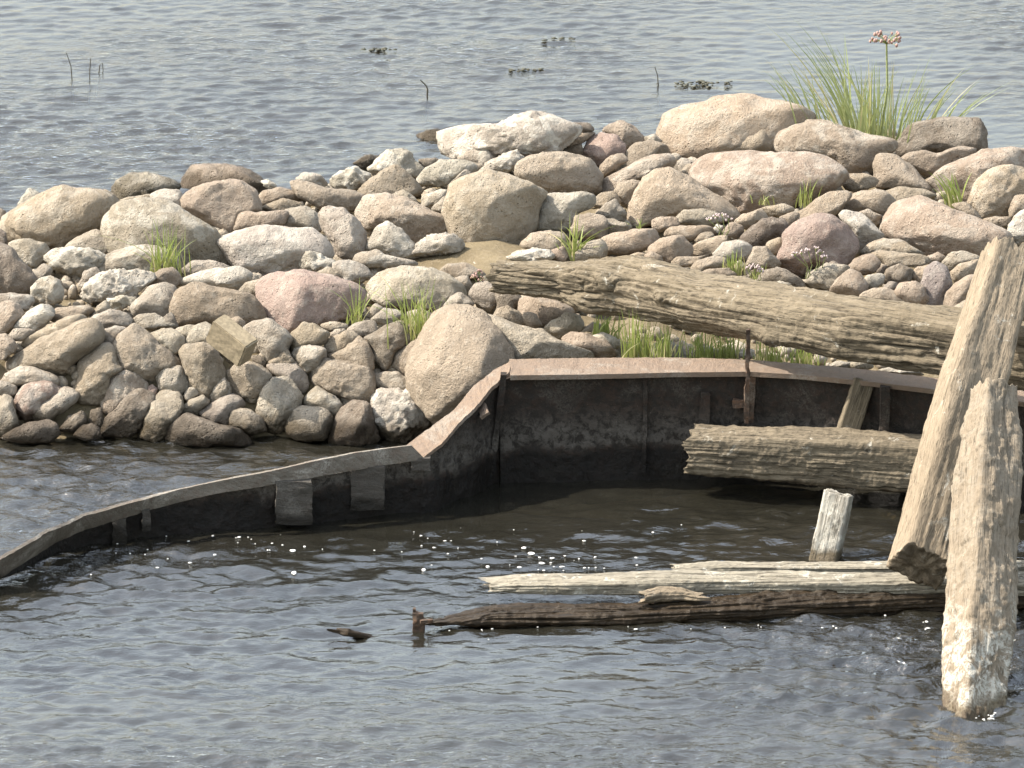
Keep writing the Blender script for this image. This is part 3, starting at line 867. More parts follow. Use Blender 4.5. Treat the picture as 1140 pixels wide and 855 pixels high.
def make_stone(rec, i):
    rng = np.random.default_rng(1000 + i)
    cx, cy, w, h, tg, r = stone_mesh(rec['poly'], i, rng)
    hit = P(cx, cy + 0.45 * h, -0.05) if rec['short'] == 'nearly sunken rock' else land(cx, cy + 0.22 * h, 0.02)
    size_px = math.sqrt(w * h)
    lvl = 5 if size_px > 50 else 4 if size_px > 20 else 3
    V, F = ICO[lvl]
    depth_axis = (hit - CAM) @ FWD
    sc = depth_axis / DIST * MPP                # metres per pixel at that distance
    semi = 0.5 * (0.72 * min(w, h) + 0.22 * max(w, h)) * sc
    dep = depth_axis + 0.35 * semi
    d = ray(cx, cy)
    ctr = CAM + d * dep
    sc = dep / DIST * MPP
    th = np.arctan2(V[:, 1], V[:, 0])
    R = np.interp(th, np.concatenate([tg, [math.pi]]), np.concatenate([r, r[:1]])) * sc
    rho = np.hypot(V[:, 0], V[:, 1])
    ca, sa = np.cos(th), np.sin(th)
    e = rng.uniform(0.80, 0.98)
    rr = R * rho ** e
    down = np.clip(-sa, 0, 1)
    rr = rr * (1 + 0.06 * down)
    q = np.stack([rr * ca, rr * sa, semi * np.sign(V[:, 2]) * np.abs(V[:, 2]) ** rng.uniform(0.85, 1.0)], -1)
    # lean of the stone's face: turned a little to one side and back with the slope of the bank
    la, lb = rec.get('lean') or (rng.uniform(-0.42, 0.12), rng.uniform(-0.08, 0.34))
    q[:, 2] += la * q[:, 0] + lb * q[:, 1]
    mean = 0.5 * (w + h) * 0.5 * sc
    # flat facets broken across the visible side
    for _ in range(rng.integers(3, 6)):
        f = rng.normal(0, 1, 3)
        f[2] = -abs(f[2]) - 0.45
        f /= np.linalg.norm(f)
        dd = q @ f
        lim = dd.max() * rng.uniform(0.68, 0.92)
        over = np.clip(dd - lim, 0, None)
        q = q - f[None] * (over * rng.uniform(0.55, 0.9))[:, None]
    off = rng.uniform(0, 60, 3)
    un = q / (np.linalg.norm(q, axis=1, keepdims=True) + 1e-9)
    n1 = noise3(q / mean * 0.85 + off, i)
    n2 = fbm(q / mean * 2.2 + off, 3, i + 5)
    ridge = 1 - np.abs(noise3(q / mean * 1.6 + off + 7, i + 9)) * 2
    n3 = fbm(q * 30 + off, 3, i + 40)
    rough_low = smooth((0.25 - q[:, 1] / mean + 0.6 * n2) / 0.8)   # lower flanks are coarser and pitted
    q = q + un * (mean * (0.075 * n1 + 0.035 * n2 - 0.03 * np.clip(ridge, 0.55, 1)) + 0.0045 * n3 + (0.003 + 0.009 * rec['crust']) * rough_low * fbm(q * 70 + off, 2, i + 55))[:, None]
    if rec['crust'] > 0.75:
        q = q + un * (0.010 * fbm(q * 45 + off, 3, i + 70))[:, None]
    lo, hi = q.min(0), q.max(0)
    px0, px1 = rec['poly'][:, 0].min() - cx, rec['poly'][:, 0].max() - cx
    py0, py1 = cy - rec['poly'][:, 1].max(), cy - rec['poly'][:, 1].min()
    for ax, (a, b) in ((0, (px0, px1)), (1, (py0 - 0.06 * h, py1))):
        a, b = a * sc, b * sc
        g_ = 0.045 * (b - a)
        q[:, ax] = (q[:, ax] - lo[ax]) / (hi[ax] - lo[ax]) * (b - a + 2 * g_) + a - g_
    world = q[:, 0:1] * RIGHT + q[:, 1:2] * UP + q[:, 2:3] * FWD
    name = 'boulder' if size_px > 42 else 'stone'
    o = link(name, mesh_from(name, world, F), M_STONE, None, ctr)
    c = np.array(COL[rec['col']]) * rng.uniform(0.72, 0.88) * np.array([1, rng.uniform(0.985, 1.015), rng.uniform(0.96, 1.03)])
    o.color = (c[0], c[1], c[2], min(1.0, rec['crust']))
    rec.update(obj=o, cx=cx, cy=cy, w=w, h=h, name=name, size=size_px)

recs = []
for line in STONES.strip().splitlines():
    bits = [b.strip() for b in line.split('|')]
    tk = bits[0].split()
    ox, oy, s = TILES[tk[0]]
    poly = np.array([[float(a) for a in p.split(',')] for p in tk[3:]]) / s + np.array([ox, oy])
    recs.append(dict(col=tk[1], crust=float(tk[2]), poly=poly, label=bits[1] if len(bits) > 1 else None, short=bits[2] if len(bits) > 2 else None))
LEAN = {'big leaning slab': (-0.55, 0.5), 'great barrel boulder': (-0.3, 0.4), 'highest streaked boulder': (-0.3, 0.35), 'tan cone boulder': (-0.35, 0.4), 'white-flecked brown boulder': (0.12, 0.1), 'large brown smooth boulder': (-0.05, 0.0), 'brown ridged boulder': (0.05, 0.0), 'pink boulder': (-0.1, 0.25), 'pink granite boulder': (0.05, 0.15)}
for i, rec in enumerate(recs):
    rec['lean'] = LEAN.get(rec['short'])
    make_stone(rec, i)

# labels for the stones without one of their own: look, then the named neighbours
marks = [r for r in recs if r['short']]
used = set(r['label'] for r in recs if r['label'])
def shape_word(r):
    p = r['poly'] - np.array([r['cx'], r['cy']])
    a = r['w'] / r['h']
    return 'flat' if a > 1.9 else 'upright' if a < 0.8 else 'angular' if len(p) < 6 else 'rounded'
def size_word(r):
    return 'tiny' if r['size'] < 16 else 'small' if r['size'] < 28 else 'mid-sized'
def side(dx, dy):
    a = math.degrees(math.atan2(-dy, dx))
    return ('just right of' if -35 <= a < 35 else 'just above' if 35 <= a < 145 else 'just below' if -145 <= a < -35 else 'just left of')
for r in recs:
    if r['label']:
        continue
    near = sorted(marks, key=lambda m: math.hypot(m['cx'] - r['cx'], (m['cy'] - r['cy']) * 1.1) - 0.35 * m['size'])[:5]
    head = f"{size_word(r)} {COLWORD[r['col']]} {shape_word(r)} stone"
    cands = []
    for a in range(4):
        for b in range(a + 1, 5):
            va = (near[a]['cx'] - r['cx'], near[a]['cy'] - r['cy'])
            vb = (near[b]['cx'] - r['cx'], near[b]['cy'] - r['cy'])
            cs = (va[0] * vb[0] + va[1] * vb[1]) / (math.hypot(*va) * math.hypot(*vb) + 1e-6)
            if cs < -0.3:
                cands.append((a + b, f"{head} between the {near[a]['short']} and the {near[b]['short']}"))
    for a in range(5):
        s_ = side(r['cx'] - near[a]['cx'], r['cy'] - near[a]['cy'])
        cands.append((2 * a + 1.5, f"{head} {s_} the {near[a]['short']}"))
    for _s, text in sorted(cands, key=lambda c: c[0]):
        if text not in used and len(text.split()) <= 16:
            r['label'] = text
            used.add(text)
            break
for r in recs:
    tag(r['obj'], r['label'], 'boulder' if r['name'] == 'boulder' else 'stone', 'boulders and stones of the bank')

# the small rubble that fills the gaps
def scatter_rubble(n):
    rng = np.random.default_rng(77)
    V, F = ICO[2]
    vs, fs, k = [], [], 0
    for _ in range(n):
        x = rng.uniform(-3.4, 3.4)
        yf, yb = float(front_y(np.array(x))), float(back_y(np.array(x)))
        y = rng.uniform(yf + 0.10, yb + 0.1)
        if -0.65 < x < -0.02 and -0.05 < y < 0.75 and rng.random() < 0.9:
            continue
        if x > -0.1 and y < yf + 0.75:
            continue
        z = float(T(np.array(x), np.array(y)))
        s = 0.010 + 0.032 * rng.random() ** 1.6
        p = V * (s * rng.uniform(0.7, 1.3, 3))
        p = p + V * (s * 0.35 * noise3(V * 1.3 + rng.uniform(0, 50, 3), 3))[:, None]
        a = rng.uniform(0, 6.28)
        m = np.array([[math.cos(a), -math.sin(a), 0], [math.sin(a), math.cos(a), 0], [0, 0, 1]])
        vs.append(p @ m.T + np.array([x, y, z - 0.065 + 0.3 * s]))
        fs.append(F + k)
        k += len(V)
    o = link('rubble', mesh_from('rubble', np.vstack(vs), np.vstack(fs)), M_STONE)
    o.color = (0.33, 0.275, 0.205, 0.4)
    tag(o, 'small rubble and pebbles filling the gaps between the boulders', None, None, 'stuff')
scatter_rubble(4200)

# ------------------------------------------------------------------ timbers
def timber(name, spine, half, up, mat, seed, nper=96, nlen=260, power=5.0, groove=0.008, rough=0.006, lump=0.012, knots=(), ends=(0.03, 0.03), parent=None, pits=0.0, wide=1.0, gpow=2.2, glen=1.6):
    """spine: list of 3-D points; half: list of (half height, half depth) at each; up: the 'height' direction"""
    sp = np.array(spine, dtype=float)
    seg = np.linalg.norm(np.diff(sp, axis=0), axis=1)
    s = np.concatenate([[0], np.cumsum(seg)])
    L = s[-1]
    axis = (sp[-1] - sp[0]) / np.linalg.norm(sp[-1] - sp[0])
    up = np.array(up, dtype=float)
    up = up - axis * (up @ axis)
    up /= np.linalg.norm(up)
    side_v = np.cross(axis, up)
    t = np.linspace(0, L, nlen)
    hh = np.array(half, dtype=float)
    hu = np.interp(t, s, hh[:, 0])
    hs = np.interp(t, s, hh[:, 1])
    ctr = np.stack([np.interp(t, s, sp[:, k]) for k in range(3)], -1)
    k3 = np.ones(9) / 9
    def sm(a):
        return np.convolve(np.concatenate([np.full(4, a[0]), a, np.full(4, a[-1])]), k3, 'valid')
    hu, hs = sm(hu), sm(hs)
    th = np.linspace(0, 2 * math.pi, nper, endpoint=False)
    cu, su = np.cos(th), np.sin(th)
    fac = (np.abs(cu) ** power + np.abs(su) ** power) ** (-1 / power)
    # perimeter parameter in metres
    TT, TH = np.meshgrid(t, th, indexing='ij')
    U0 = fac[None] * cu[None] * hs[:, None]
    W0 = fac[None] * su[None] * hu[:, None]
    off = seed * 3.7
    gx, gu, gw = TT.copy(), U0.copy(), W0.copy()
    knotfield = np.zeros_like(TT)
    for (ks, kth, kr) in knots:
        dth = np.arctan2(np.sin(TH - kth), np.cos(TH - kth)) * (hu.mean() + hs.mean()) * 0.62
        dx = (TT - ks)
        rr = np.sqrt((dx / 1.5) ** 2 + dth ** 2) / kr
        bell = np.exp(-rr ** 2)
        gw = gw + np.sign(dth + 1e-6) * bell * kr * 1.1
        knotfield += bell
        U0 = U0 + fac[None] * cu[None] * bell * 0.05 * kr / 0.06
        W0 = W0 + fac[None] * su[None] * bell * 0.05 * kr / 0.06
        ring = np.exp(-(rr / 0.85) ** 4)
        gx = gx * (1 - ring) + ring * rr * 0.10
    pg = np.stack([gx * glen + off, gu * 34 * wide, gw * 34 * wide], -1)
    g1 = 1 - np.abs(fbm(pg, 2, seed)) * 1.8
    g2 = fbm(np.stack([gx * 3.5 + off, gu * 95 * wide, gw * 95 * wide], -1), 2, seed + 3)
    grain = np.clip(g1, 0, 1) ** gpow
    big = fbm(np.stack([TT * 2.2 + off, U0 * 7, W0 * 7], -1), 3, seed + 7)
    pit = fbm(np.stack([TT * 34 + off, U0 * 40, W0 * 40], -1), 3, seed + 11)
    gmod = 0.35 + 0.9 * smooth(0.5 + 0.9 * noise3(np.stack([TT * 2.6 + off, U0 * 6, W0 * 6], -1), seed + 41))
    disp = -groove * gmod * grain + rough * 0.6 * g2 + lump * big + rough * 0.35 * pit
    if pits:
        disp = disp + pits * np.clip(fbm(np.stack([TT * 18 + off, U0 * 22, W0 * 22], -1), 3, seed + 15), -0.2, 1.2)
    rl = np.sqrt(U0 ** 2 + W0 ** 2) + 1e-6
    U = U0 + U0 / rl * disp
    W = W0 + W0 / rl * disp
    # ragged ends: pull the last stations in and out along the grain
    e0 = ends[0] * fbm(np.stack([0 * TT[0] + off, U0[0] * 30, W0[0] * 30], -1), 3, seed + 21)
    e1 = ends[1] * fbm(np.stack([0 * TT[0] + off + 5, U0[-1] * 30, W0[-1] * 30], -1), 3, seed + 23)
    A = TT + e0[None] * np.exp(-TT / 0.10) + e1[None] * np.exp(-(L - TT) / 0.10)
    base = np.stack([np.interp(A.ravel(), t, ctr[:, k]).reshape(A.shape) for k in range(3)], -1)
    extra = (A - np.clip(A, 0, L))
    pos = base + axis * extra[..., None] + side_v * U[..., None] + up * W[..., None]
    verts = [pos.reshape(-1, 3)]
    gr = [(1 - grain).ravel()]
    idx = np.arange(nlen * nper).reshape(nlen, nper)
    nxt = np.roll(idx, -1, axis=1)
    faces = [np.stack([idx[:-1], nxt[:-1], nxt[1:], idx[1:]], -1).reshape(-1, 4)]
    n = nlen * nper
    for end, row, sgn in ((0, idx[0], -1), (nlen - 1, idx[-1], 1)):
        prev = row
        c0 = ctr[end]
        plain = ctr[end] + side_v * (U0[end] * (1 + lump * big[end] / rl[end]))[:, None] + up * (W0[end] * (1 + lump * big[end] / rl[end]))[:, None]
        for k in range(1, 9):
            f = 1 - k / 8.5
            mixr = min(1.0, k / 3)
            ringp = c0 + (pos[end] * (1 - mixr) + plain * mixr - c0) * f
            dn = 0.010 * fbm(ringp * 30 + off, 3, seed + 31) + 0.0015 * np.sin(f * 40)
            ringp = ringp + axis * (sgn * dn)[:, None]
            cur = np.arange(n, n + nper)
            n += nper
            verts.append(ringp)
            gr.append(np.clip(0.55 + 0.45 * np.sin(f * 55 + 2 * fbm(ringp * 10, 2, 3)), 0, 1))
            a, b = prev, np.roll(prev, -1)
            c, d = np.roll(cur, -1), cur
            q = np.stack([a, b, c, d], -1)
            faces.append(q if sgn > 0 else q[:, ::-1])
            prev = cur
        verts.append(c0[None])
        gr.append(np.array([0.5]))
        q = np.stack([prev, np.roll(prev, -1), np.full(nper, n), np.full(nper, n)], -1)
        n += 1
        tri = q[:, :3] if sgn > 0 else q[:, [1, 0, 2]]
        faces.append(np.concatenate([tri, tri[:, 2:3]], 1))
    V = np.vstack(verts)
    # local frame: x along the timber, so that the grain of the material follows it
    o0 = sp.mean(0)
    M = np.stack([axis, side_v, up], 1)
    loc = (V - o0) @ M
    Fq = np.vstack(faces)
    quad = Fq[Fq[:, 2] != Fq[:, 3]]
    tri = Fq[Fq[:, 2] == Fq[:, 3]][:, :3]
    me = bpy.data.meshes.new(name)
    nl = quad.size + tri.size
    me.vertices.add(len(loc))
    me.vertices.foreach_set('co', loc.astype(np.float32).ravel())
    me.loops.add(nl)
    me.loops.foreach_set('vertex_index', np.concatenate([quad.ravel(), tri.ravel()]).astype(np.int32))
    me.polygons.add(len(quad) + len(tri))
    tot = np.concatenate([np.full(len(quad), 4), np.full(len(tri), 3)]).astype(np.int32)
    me.polygons.foreach_set('loop_start', np.concatenate([[0], np.cumsum(tot)[:-1]]).astype(np.int32))
    me.polygons.foreach_set('loop_total', tot)
    me.polygons.foreach_set('use_smooth', np.ones(len(tot), dtype=bool))
    me.update(calc_edges=True)
    me.validate()
    att = me.attributes.new('grain', 'FLOAT', 'POINT')
    gv = np.concatenate(gr).astype(np.float32)
    att.data.foreach_set('value', gv[:len(me.vertices)])
    o = link(name, me, mat, parent)
    mw = Matrix(((M[0, 0], M[0, 1], M[0, 2], o0[0]), (M[1, 0], M[1, 1], M[1, 2], o0[1]), (M[2, 0], M[2, 1], M[2, 2], o0[2]), (0, 0, 0, 1)))
    if parent is not None:
        mw = parent.matrix_world.inverted() @ mw if False else Matrix.Translation(-parent.location) @ mw
    o.matrix_basis = mw
    return o

K = MPP
# the big log across the back
lp = [(553, 306, .70, 14), (590, 309, .705, 18), (632, 313, .71, 22), (666, 317, .72, 31), (703, 320, .73, 33), (740, 328, .745, 31), (777, 336, .76, 29.5), (840, 347, .79, 30), (950, 366, .83, 33), (1040, 379, .85, 35), (1170, 399, .87, 36), (1300, 420, .89, 33)]
log = timber('log', [P(a, b, c) for a, b, c, d in lp], [(d * K * 0.97, 0.14 * min(1, d / 30)) for a, b, c, d in lp], (0, 0, 1), M_WOOD, 3, nper=170, nlen=720, power=3.0,
             groove=0.015, rough=0.006, lump=0.020, gpow=2.4, knots=((0.70, 0.35, 0.055), (1.07, 0.25, 0.036), (1.80, -0.55, 0.05)), ends=(0.05, 0.04), pits=0.005, glen=1.1)
tag(log, 'long thick grey log with knots lying across the boulders and the rusty deck edge', 'log')

# the short beam in front of the hull plating
bp = [(770, 500, .21, 25), (800, 502, .21, 27), (880, 507, .21, 31), (960, 512, .21, 32), (1060, 519, .21, 33)]
beam = timber('timber_beam', [P(a, b, c) for a, b, c, d in bp], [(d * K * 0.84, 0.115) for a, b, c, d in bp], (0, 0, 1), M_WOOD_WET, 8, nper=150, nlen=360, power=9.0,
              groove=0.007, rough=0.007, lump=0.009, ends=(0.03, 0.03), pits=0.007, gpow=2.6, glen=1.2)
tag(beam, 'short weathered square beam jutting above the water in front of the hull plating', 'beam', None, 'thing')

# bleached planks near the front
pl = [(546, 651, .085, 5), (575, 650, .09, 8), (640, 650, .095, 9.5), (760, 649, .10, 11), (900, 649, .105, 12), (1020, 649, .11, 12), (1170, 650, .11, 12), (1270, 651, .11, 10)]
plank = timber('plank', [P(a, b, c) for a, b, c, d in pl], [(d * K * 0.72, 0.085) for a, b, c, d in pl], (0, 0, 1), M_PLANK, 12, nper=110, nlen=560, power=5.0,
               groove=0.006, rough=0.006, lump=0.010, ends=(0.10, 0.03), pits=0.004)
tag(plank, 'long bleached plank with a pointed left tip lying just above the water', 'plank')
pl = [(752, 634, .115, 3.5), (800, 632, .12, 5), (900, 632, .125, 5), (1030, 631, .125, 5), (1170, 631, .125, 5)]
plank2 = timber('plank', [P(a, b, c) for a, b, c, d in pl], [(d * K * 0.9, 0.05) for a, b, c, d in pl], (0, 0, 1), M_PLANK, 14, nper=70, nlen=330, power=5.0,
                groove=0.006, rough=0.007, lump=0.008, ends=(0.08, 0.03), pits=0.004)
tag(plank2, 'thin bleached plank lying along the back of the long plank', 'plank')
sl = [(474, 694, .035, 2.2), (505, 690, .03, 5), (545, 686, .025, 8.5), (620, 685, .02, 10), (700, 684, .02, 11), (800, 679, .025, 13), (900, 672, .03, 15), (1000, 667, .035, 15), (1170, 662, .035, 15), (1290, 660, .035, 12)]
soak = timber('soaked_beam', [P(a, b, c) for a, b, c, d in sl], [(d * K, 0.10 * min(1, d / 9)) for a, b, c, d in sl], (0, 0, 1), M_SOAKED, 17, nper=110, nlen=640, power=2.6,
              groove=0.012, rough=0.009, lump=0.020, ends=(0.06, 0.03), pits=0.006)
tag(soak, 'dark soaked beam tapering to a point, awash in front of the bleached planks', 'beam', None, 'thing')
ch = [(719, 664, .105, 4), (735, 661, .105, 6.5), (760, 661, .105, 6), (778, 664, .10, 2.5)]
chunk = timber('wood_chunk', [P(a, b, c) for a, b, c, d in ch], [(d * K * 0.9, 0.04) for a, b, c, d in ch], (0, 0, 1), M_POST, 19, nper=60, nlen=90, power=3.0, groove=0.005, rough=0.008, lump=0.012, ends=(0.05, 0.05))
tag(chunk, 'small broken tan chunk of wood lying on the soaked beam', 'wood chunk')
dt = [(376, 702, .03, 3), (386, 704, .03, 5), (400, 707, .01, 4), (425, 712, -.03, 4)]
tipw = timber('driftwood', [P(a, b, c) for a, b, c, d in dt], [(d * K, 0.035) for a, b, c, d in dt], (0, 0, 1), M_SOAKED, 21, nper=50, nlen=80, power=3.0, groove=0.006, rough=0.008, lump=0.01, ends=(0.06, 0.02))
tag(tipw, 'black splinter of driftwood poking out of the water left of the iron stub', 'driftwood')

# the leaning beams on the right
def roll_up(a, b, deg):
    ax = Vector(b - a).normalized()
    u = Vector((0, 0, 1)) - ax * ax.z
    u.normalize()
    return np.array(Matrix.Rotation(math.radians(deg), 3, ax) @ u)
c0, c1, c2 = P(1026, 630, .27), P(1075, 455, .84), P(1124, 284, 1.34)
leaning = timber('leaning_beam', [c0, c1, c2], [(.130, .135), (.135, .14), (.105, .11)], roll_up(c0, c2, 33), M_POST, 25, nper=150, nlen=420, power=9.0,
                 groove=0.011, rough=0.003, lump=0.012, ends=(0.012, 0.03), wide=0.6, gpow=9, glen=0.45, pits=0.003)
tag(leaning, 'pale square beam leaning from the planks up over the log, cracked along its length', 'beam', None, 'thing')
d0, d1, d2, d3 = P(1079, 850, -.20), P(1090, 700, .25), P(1100, 530, .76), P(1106, 436, 1.04)
post = timber('encrusted_post', [d0, d1, d2, d3], [(.115, .12), (.12, .125), (.125, .125), (.085, .09)], roll_up(d0, d3, 38), M_POST2, 29, nper=150, nlen=420, power=8.0,
              groove=0.006, rough=0.003, lump=0.011, ends=(0.05, 0.025), pits=0.010, wide=0.6, gpow=8, glen=0.5)
tag(post, 'pale crusted post rising slanted out of the water at the right edge', 'post')
M_PALE = wood_material('whitened_plank', (0.40, 0.375, 0.32), (0.31, 0.285, 0.24), (0.10, 0.09, 0.07), 0.06, 0.5)
s0, s1 = P(912, 650, -.12), P(934, 549, .30)
stub = timber('short_post', [s0, s1], [(.05, .066), (.05, .066)], (0.35, 1, 0.3), M_PALE, 33, nper=90, nlen=120, power=14.0, groove=0.0015, rough=0.003, lump=0.003, ends=(0.004, 0.004), pits=0.003)
tag(stub, 'short white-flecked square post standing in the water below the short beam', 'post')
s0, s1 = P(940, 492, .26), P(962, 424, .545)
strut = timber('strut', [s0, s1], [(.03, .052), (.03, .052)], (0, 1, 0.3), M_WOOD, 35, nper=70, nlen=90, power=14.0, groove=0.0015, rough=0.003, lump=0.003, ends=(0.004, 0.004), pits=0.002)
tag(strut, 'narrow grey wooden strut tilted between the rusty rim and the short beam', 'strut')

# ------------------------------------------------------------------ the wrecked hull
hull = empty('wrecked_hull', tuple(P(560, 525, 0)))
tag(hull, 'rusted half-sunken boat hull with a buckled rim curving into the water', 'boat wreck')
HL = np.array(hull.location)

def catmull(p, n):
    p = np.array(p, dtype=float)
    d = np.concatenate([[0], np.cumsum(np.linalg.norm(np.diff(p, axis=0), axis=1))])
    u = np.linspace(0, d[-1], n)
    q = np.stack([np.interp(u, d, p[:, k]) for k in range(p.shape[1])], -1)
    w = max(3, n // 45) | 1
    ker = np.ones(w) / w
    h = w // 2
    return np.stack([np.convolve(np.concatenate([2 * q[0, k] - q[1:h + 1, k][::-1], q[:, k], 2 * q[-1, k] - q[-h - 1:-1, k][::-1]]), ker, 'valid') for k in range(q.shape[1])], -1)

def slab(name, rows, thick, mat, parent, seed, amp=0.006, tdir=(0, 0.3, -1)):
    """rows: (m, n, 3) grid of a sheet; gets thickness and dents"""
    g = np.array(rows)
    m, n, _ = g.shape
    du = np.gradient(g, axis=0)
    dv = np.gradient(g, axis=1)
    nn = np.cross(du, dv)
    nn /= np.linalg.norm(nn, axis=-1, keepdims=True) + 1e-9
    if (nn * np.array(tdir)).sum(-1).mean() < 0:
        nn = -nn
    dent = amp * fbm(g * 5, 3, seed) + 0.35 * amp * fbm(g * 40, 3, seed + 4)
    g = g + nn * dent[..., None]
    b = g + nn * thick
    v = np.concatenate([g.reshape(-1, 3), b.reshape(-1, 3)]) - HL
    i = np.arange(m * n).reshape(m, n)
    f = [np.stack([i[:-1, :-1], i[:-1, 1:], i[1:, 1:], i[1:, :-1]], -1).reshape(-1, 4)]
    f.append(f[0][:, ::-1] + m * n)
    for e in (i[0], i[-1][::-1], i[:, -1], i[::-1, 0]):
        f.append(np.stack([e[1:], e[:-1], e[:-1] + m * n, e[1:] + m * n], -1))
    o = link(name, mesh_from(name, v, np.vstack(f)), mat, parent)
    bmx = bmesh.new()
    bmx.from_mesh(o.data)
    bmesh.ops.recalc_face_normals(bmx, faces=bmx.faces)
    bmx.to_mesh(o.data)
    bmx.free()
    for p in o.data.polygons:
        p.use_smooth = False
    return o

def ribbon(lower, upper, n, m=5):
    a, b = catmull(lower, n), catmull(upper, n)
    w = np.linspace(0, 1, m)[:, None, None]
    return a[None] * (1 - w) + b[None] * w

# right-hand deck edge
lowR = [P(a, b, .55) for a, b in ((568, 418), (655, 417), (740, 415), (834, 414), (890, 417), (960, 424), (1045, 434), (1170, 452), (1330, 476))]
upR = [P(a, b, .55) for a, b in ((567, 400), (655, 399), (740, 398), (834, 400), (890, 404), (960, 411), (1045, 421), (1170, 438), (1330, 461))]
slab('deck_edge', ribbon(lowR, upR, 260), 0.014, M_RIM, hull, 41, 0.005)
lipR = [p + np.array([0, -0.006, -0.018]) for p in lowR]
slab('lip', ribbon(lipR, [p + np.array([0, -0.006, 0.006]) for p in lowR], 260, 3), 0.012, M_RIM, hull, 43, 0.003, (0, -1, 0))
# buckled part and the bow rim
zl = [(-70, 682, -.08), (-35, 660, -.02), (0, 640, .025), (24, 625, .045), (54, 605, .07), (89, 589, .10), (134, 574, .13), (179, 561, .16), (239, 549, .20), (298, 538, .225), (345, 531, .24), (389, 523, .25), (428, 517, .26), (472, 510, .275)]
zu = [(-70, 664, .0), (-35, 643, .03), (0, 620, .065), (27, 604, .09), (60, 586, .115), (98, 571, .145), (149, 555, .18), (203, 543, .21), (268, 529, .25), (320, 519, .27), (350, 512, .285), (395, 503, .295), (430, 498, .305), (457, 495, .31)]
zlw = np.array([P(*p) for p in zl])
def rim_top(px, py):                            # stands almost upright above the lower edge
    y = np.interp((px - 570) * MPP, zlw[:, 0], zlw[:, 1])
    return PY(px, py, float(y) + 0.012)
slab('bow_rim', ribbon([P(*p) for p in zl], [rim_top(p[0], p[1]) for p in zu], 300), 0.016, M_RIM2, hull, 45, 0.006)
zb = [(468, 512, .275), (491, 494, .33), (509, 473, .385), (527, 456, .44), (548, 431, .50), (567, 414, .553)]
zt = [(451, 496, .30), (479, 476, .355), (506, 456, .41), (527, 432, .47), (548, 412, .525), (569, 400, .556)]
slab('buckled_rim', ribbon([P(*p) for p in zb], [P(*p) for p in zt], 120), 0.016, M_RIM, hull, 47, 0.008)
# plating under the rim
def wall(name, top, seed, zbot=-0.5, back=0.03, n=200, lean=0.0):
    t = catmull([p + np.array([0, back, -0.012]) for p in top], n)
    zz = np.linspace(0, 1, 46)[:, None]
    rows = np.repeat(t[None], 46, 0).copy()
    rows[..., 2] = t[None, :, 2] * (1 - zz) + zbot * zz
    rows[..., 1] += lean * zz
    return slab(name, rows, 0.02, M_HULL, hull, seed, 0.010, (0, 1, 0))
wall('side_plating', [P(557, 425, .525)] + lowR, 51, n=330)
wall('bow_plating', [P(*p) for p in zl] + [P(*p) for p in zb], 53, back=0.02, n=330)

def bar(name, a, b, wx, wy, mat, parent, seed=0, rough=0.004):
    """a rusty flat bar from a to b"""
    a, b = np.array(a), np.array(b)
    n = 24
    ax = (b - a) / np.linalg.norm(b - a)
    sx = np.cross(ax, np.array([0, 1.0, 0.0]))
    sx /= np.linalg.norm(sx)
    sy = np.cross(sx, ax)
    prof = [(-1, -1), (-.33, -1), (.33, -1), (1, -1), (1, 0), (1, 1), (.33, 1), (-.33, 1), (-1, 1), (-1, 0)]
    v, f = [], []
    for i in range(n):
        c = a + (b - a) * i / (n - 1)
        for (u, w) in prof:
            p = c + sx * u * wx + sy * w * wy
            v.append(p)
    v = np.array(v)
    v = v + rough * np.stack([fbm(v * 25 + k * 9, 3, seed + k) for k in range(3)], -1)
    m = len(prof)
    for i in range(n - 1):
        for j in range(m):
            f.append([i * m + j, i * m + (j + 1) % m, (i + 1) * m + (j + 1) % m, (i + 1) * m + j])
    me_v = np.vstack([v, v[:m].mean(0), v[-m:].mean(0)]) - (np.array(parent.location) if parent else 0)
    k0, k1 = len(v), len(v) + 1
    for j in range(m):
        f.append([j, (j + 1) % m, k0, k0])
        e = (n - 1) * m
        f.append([e + j, e + (j + 1) % m, k1, k1])
    fq = [x for x in f if x[2] != x[3]]
    ft = [x[:3] for x in f if x[2] == x[3]]
    me = bpy.data.meshes.new(name)
    me.from_pydata([tuple(p) for p in me_v], [], fq + ft)
    bmx = bmesh.new()
    bmx.from_mesh(me)
    bmesh.ops.recalc_face_normals(bmx, faces=bmx.faces)
    bmx.to_mesh(me)
    bmx.free()
    return link(name, me, mat, parent)

def wy_at(px):                                  # depth of the plating at a pixel column
    ps = np.array(lowR)
    x = (px - 570) * MPP
    return float(np.interp(x, ps[:, 0], ps[:, 1]))
def on_wall(px, py, out=0.03):
    return PY(px, py, wy_at(px) + 0.03 - out)

bar('rib', on_wall(561, 416), on_wall(546, 530), .014, .02, M_HULL, hull, 61)
bar('rib', on_wall(786, 436, .02), on_wall(783, 480, .02), .024, .015, M_HULL, hull, 63)
bar('rib', on_wall(985, 430), on_wall(984, 490), .022, .02, M_HULL, hull, 64)
def bottom():
    n, m = 90, 26
    top = catmull([P(*p) for p in zl] + [P(*p) for p in zb] + lowR[1:], n)
    rows = []
    for j in range(m):
        f = j / (m - 1)
        q = top.copy()
        reach = 0.75 + 0.95 * smooth((top[:, 0] + 2.6) / 2.2)
        q[:, 1] = top[:, 1] + 0.05 - f * reach
        q[:, 2] = -0.16 - 0.05 * f - 0.30 * smooth((f - 0.6) / 0.4)
        rows.append(q)
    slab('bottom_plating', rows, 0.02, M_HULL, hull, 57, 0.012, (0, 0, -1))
bottom()
bar('rib', on_wall(718, 420, .008), on_wall(717, 526, .008), .010, .012, M_HULL, hull, 65)
bar('bracket', on_wall(816, 449, .035), on_wall(830, 449, .035), .018, .02, M_IRON, hull, 66)
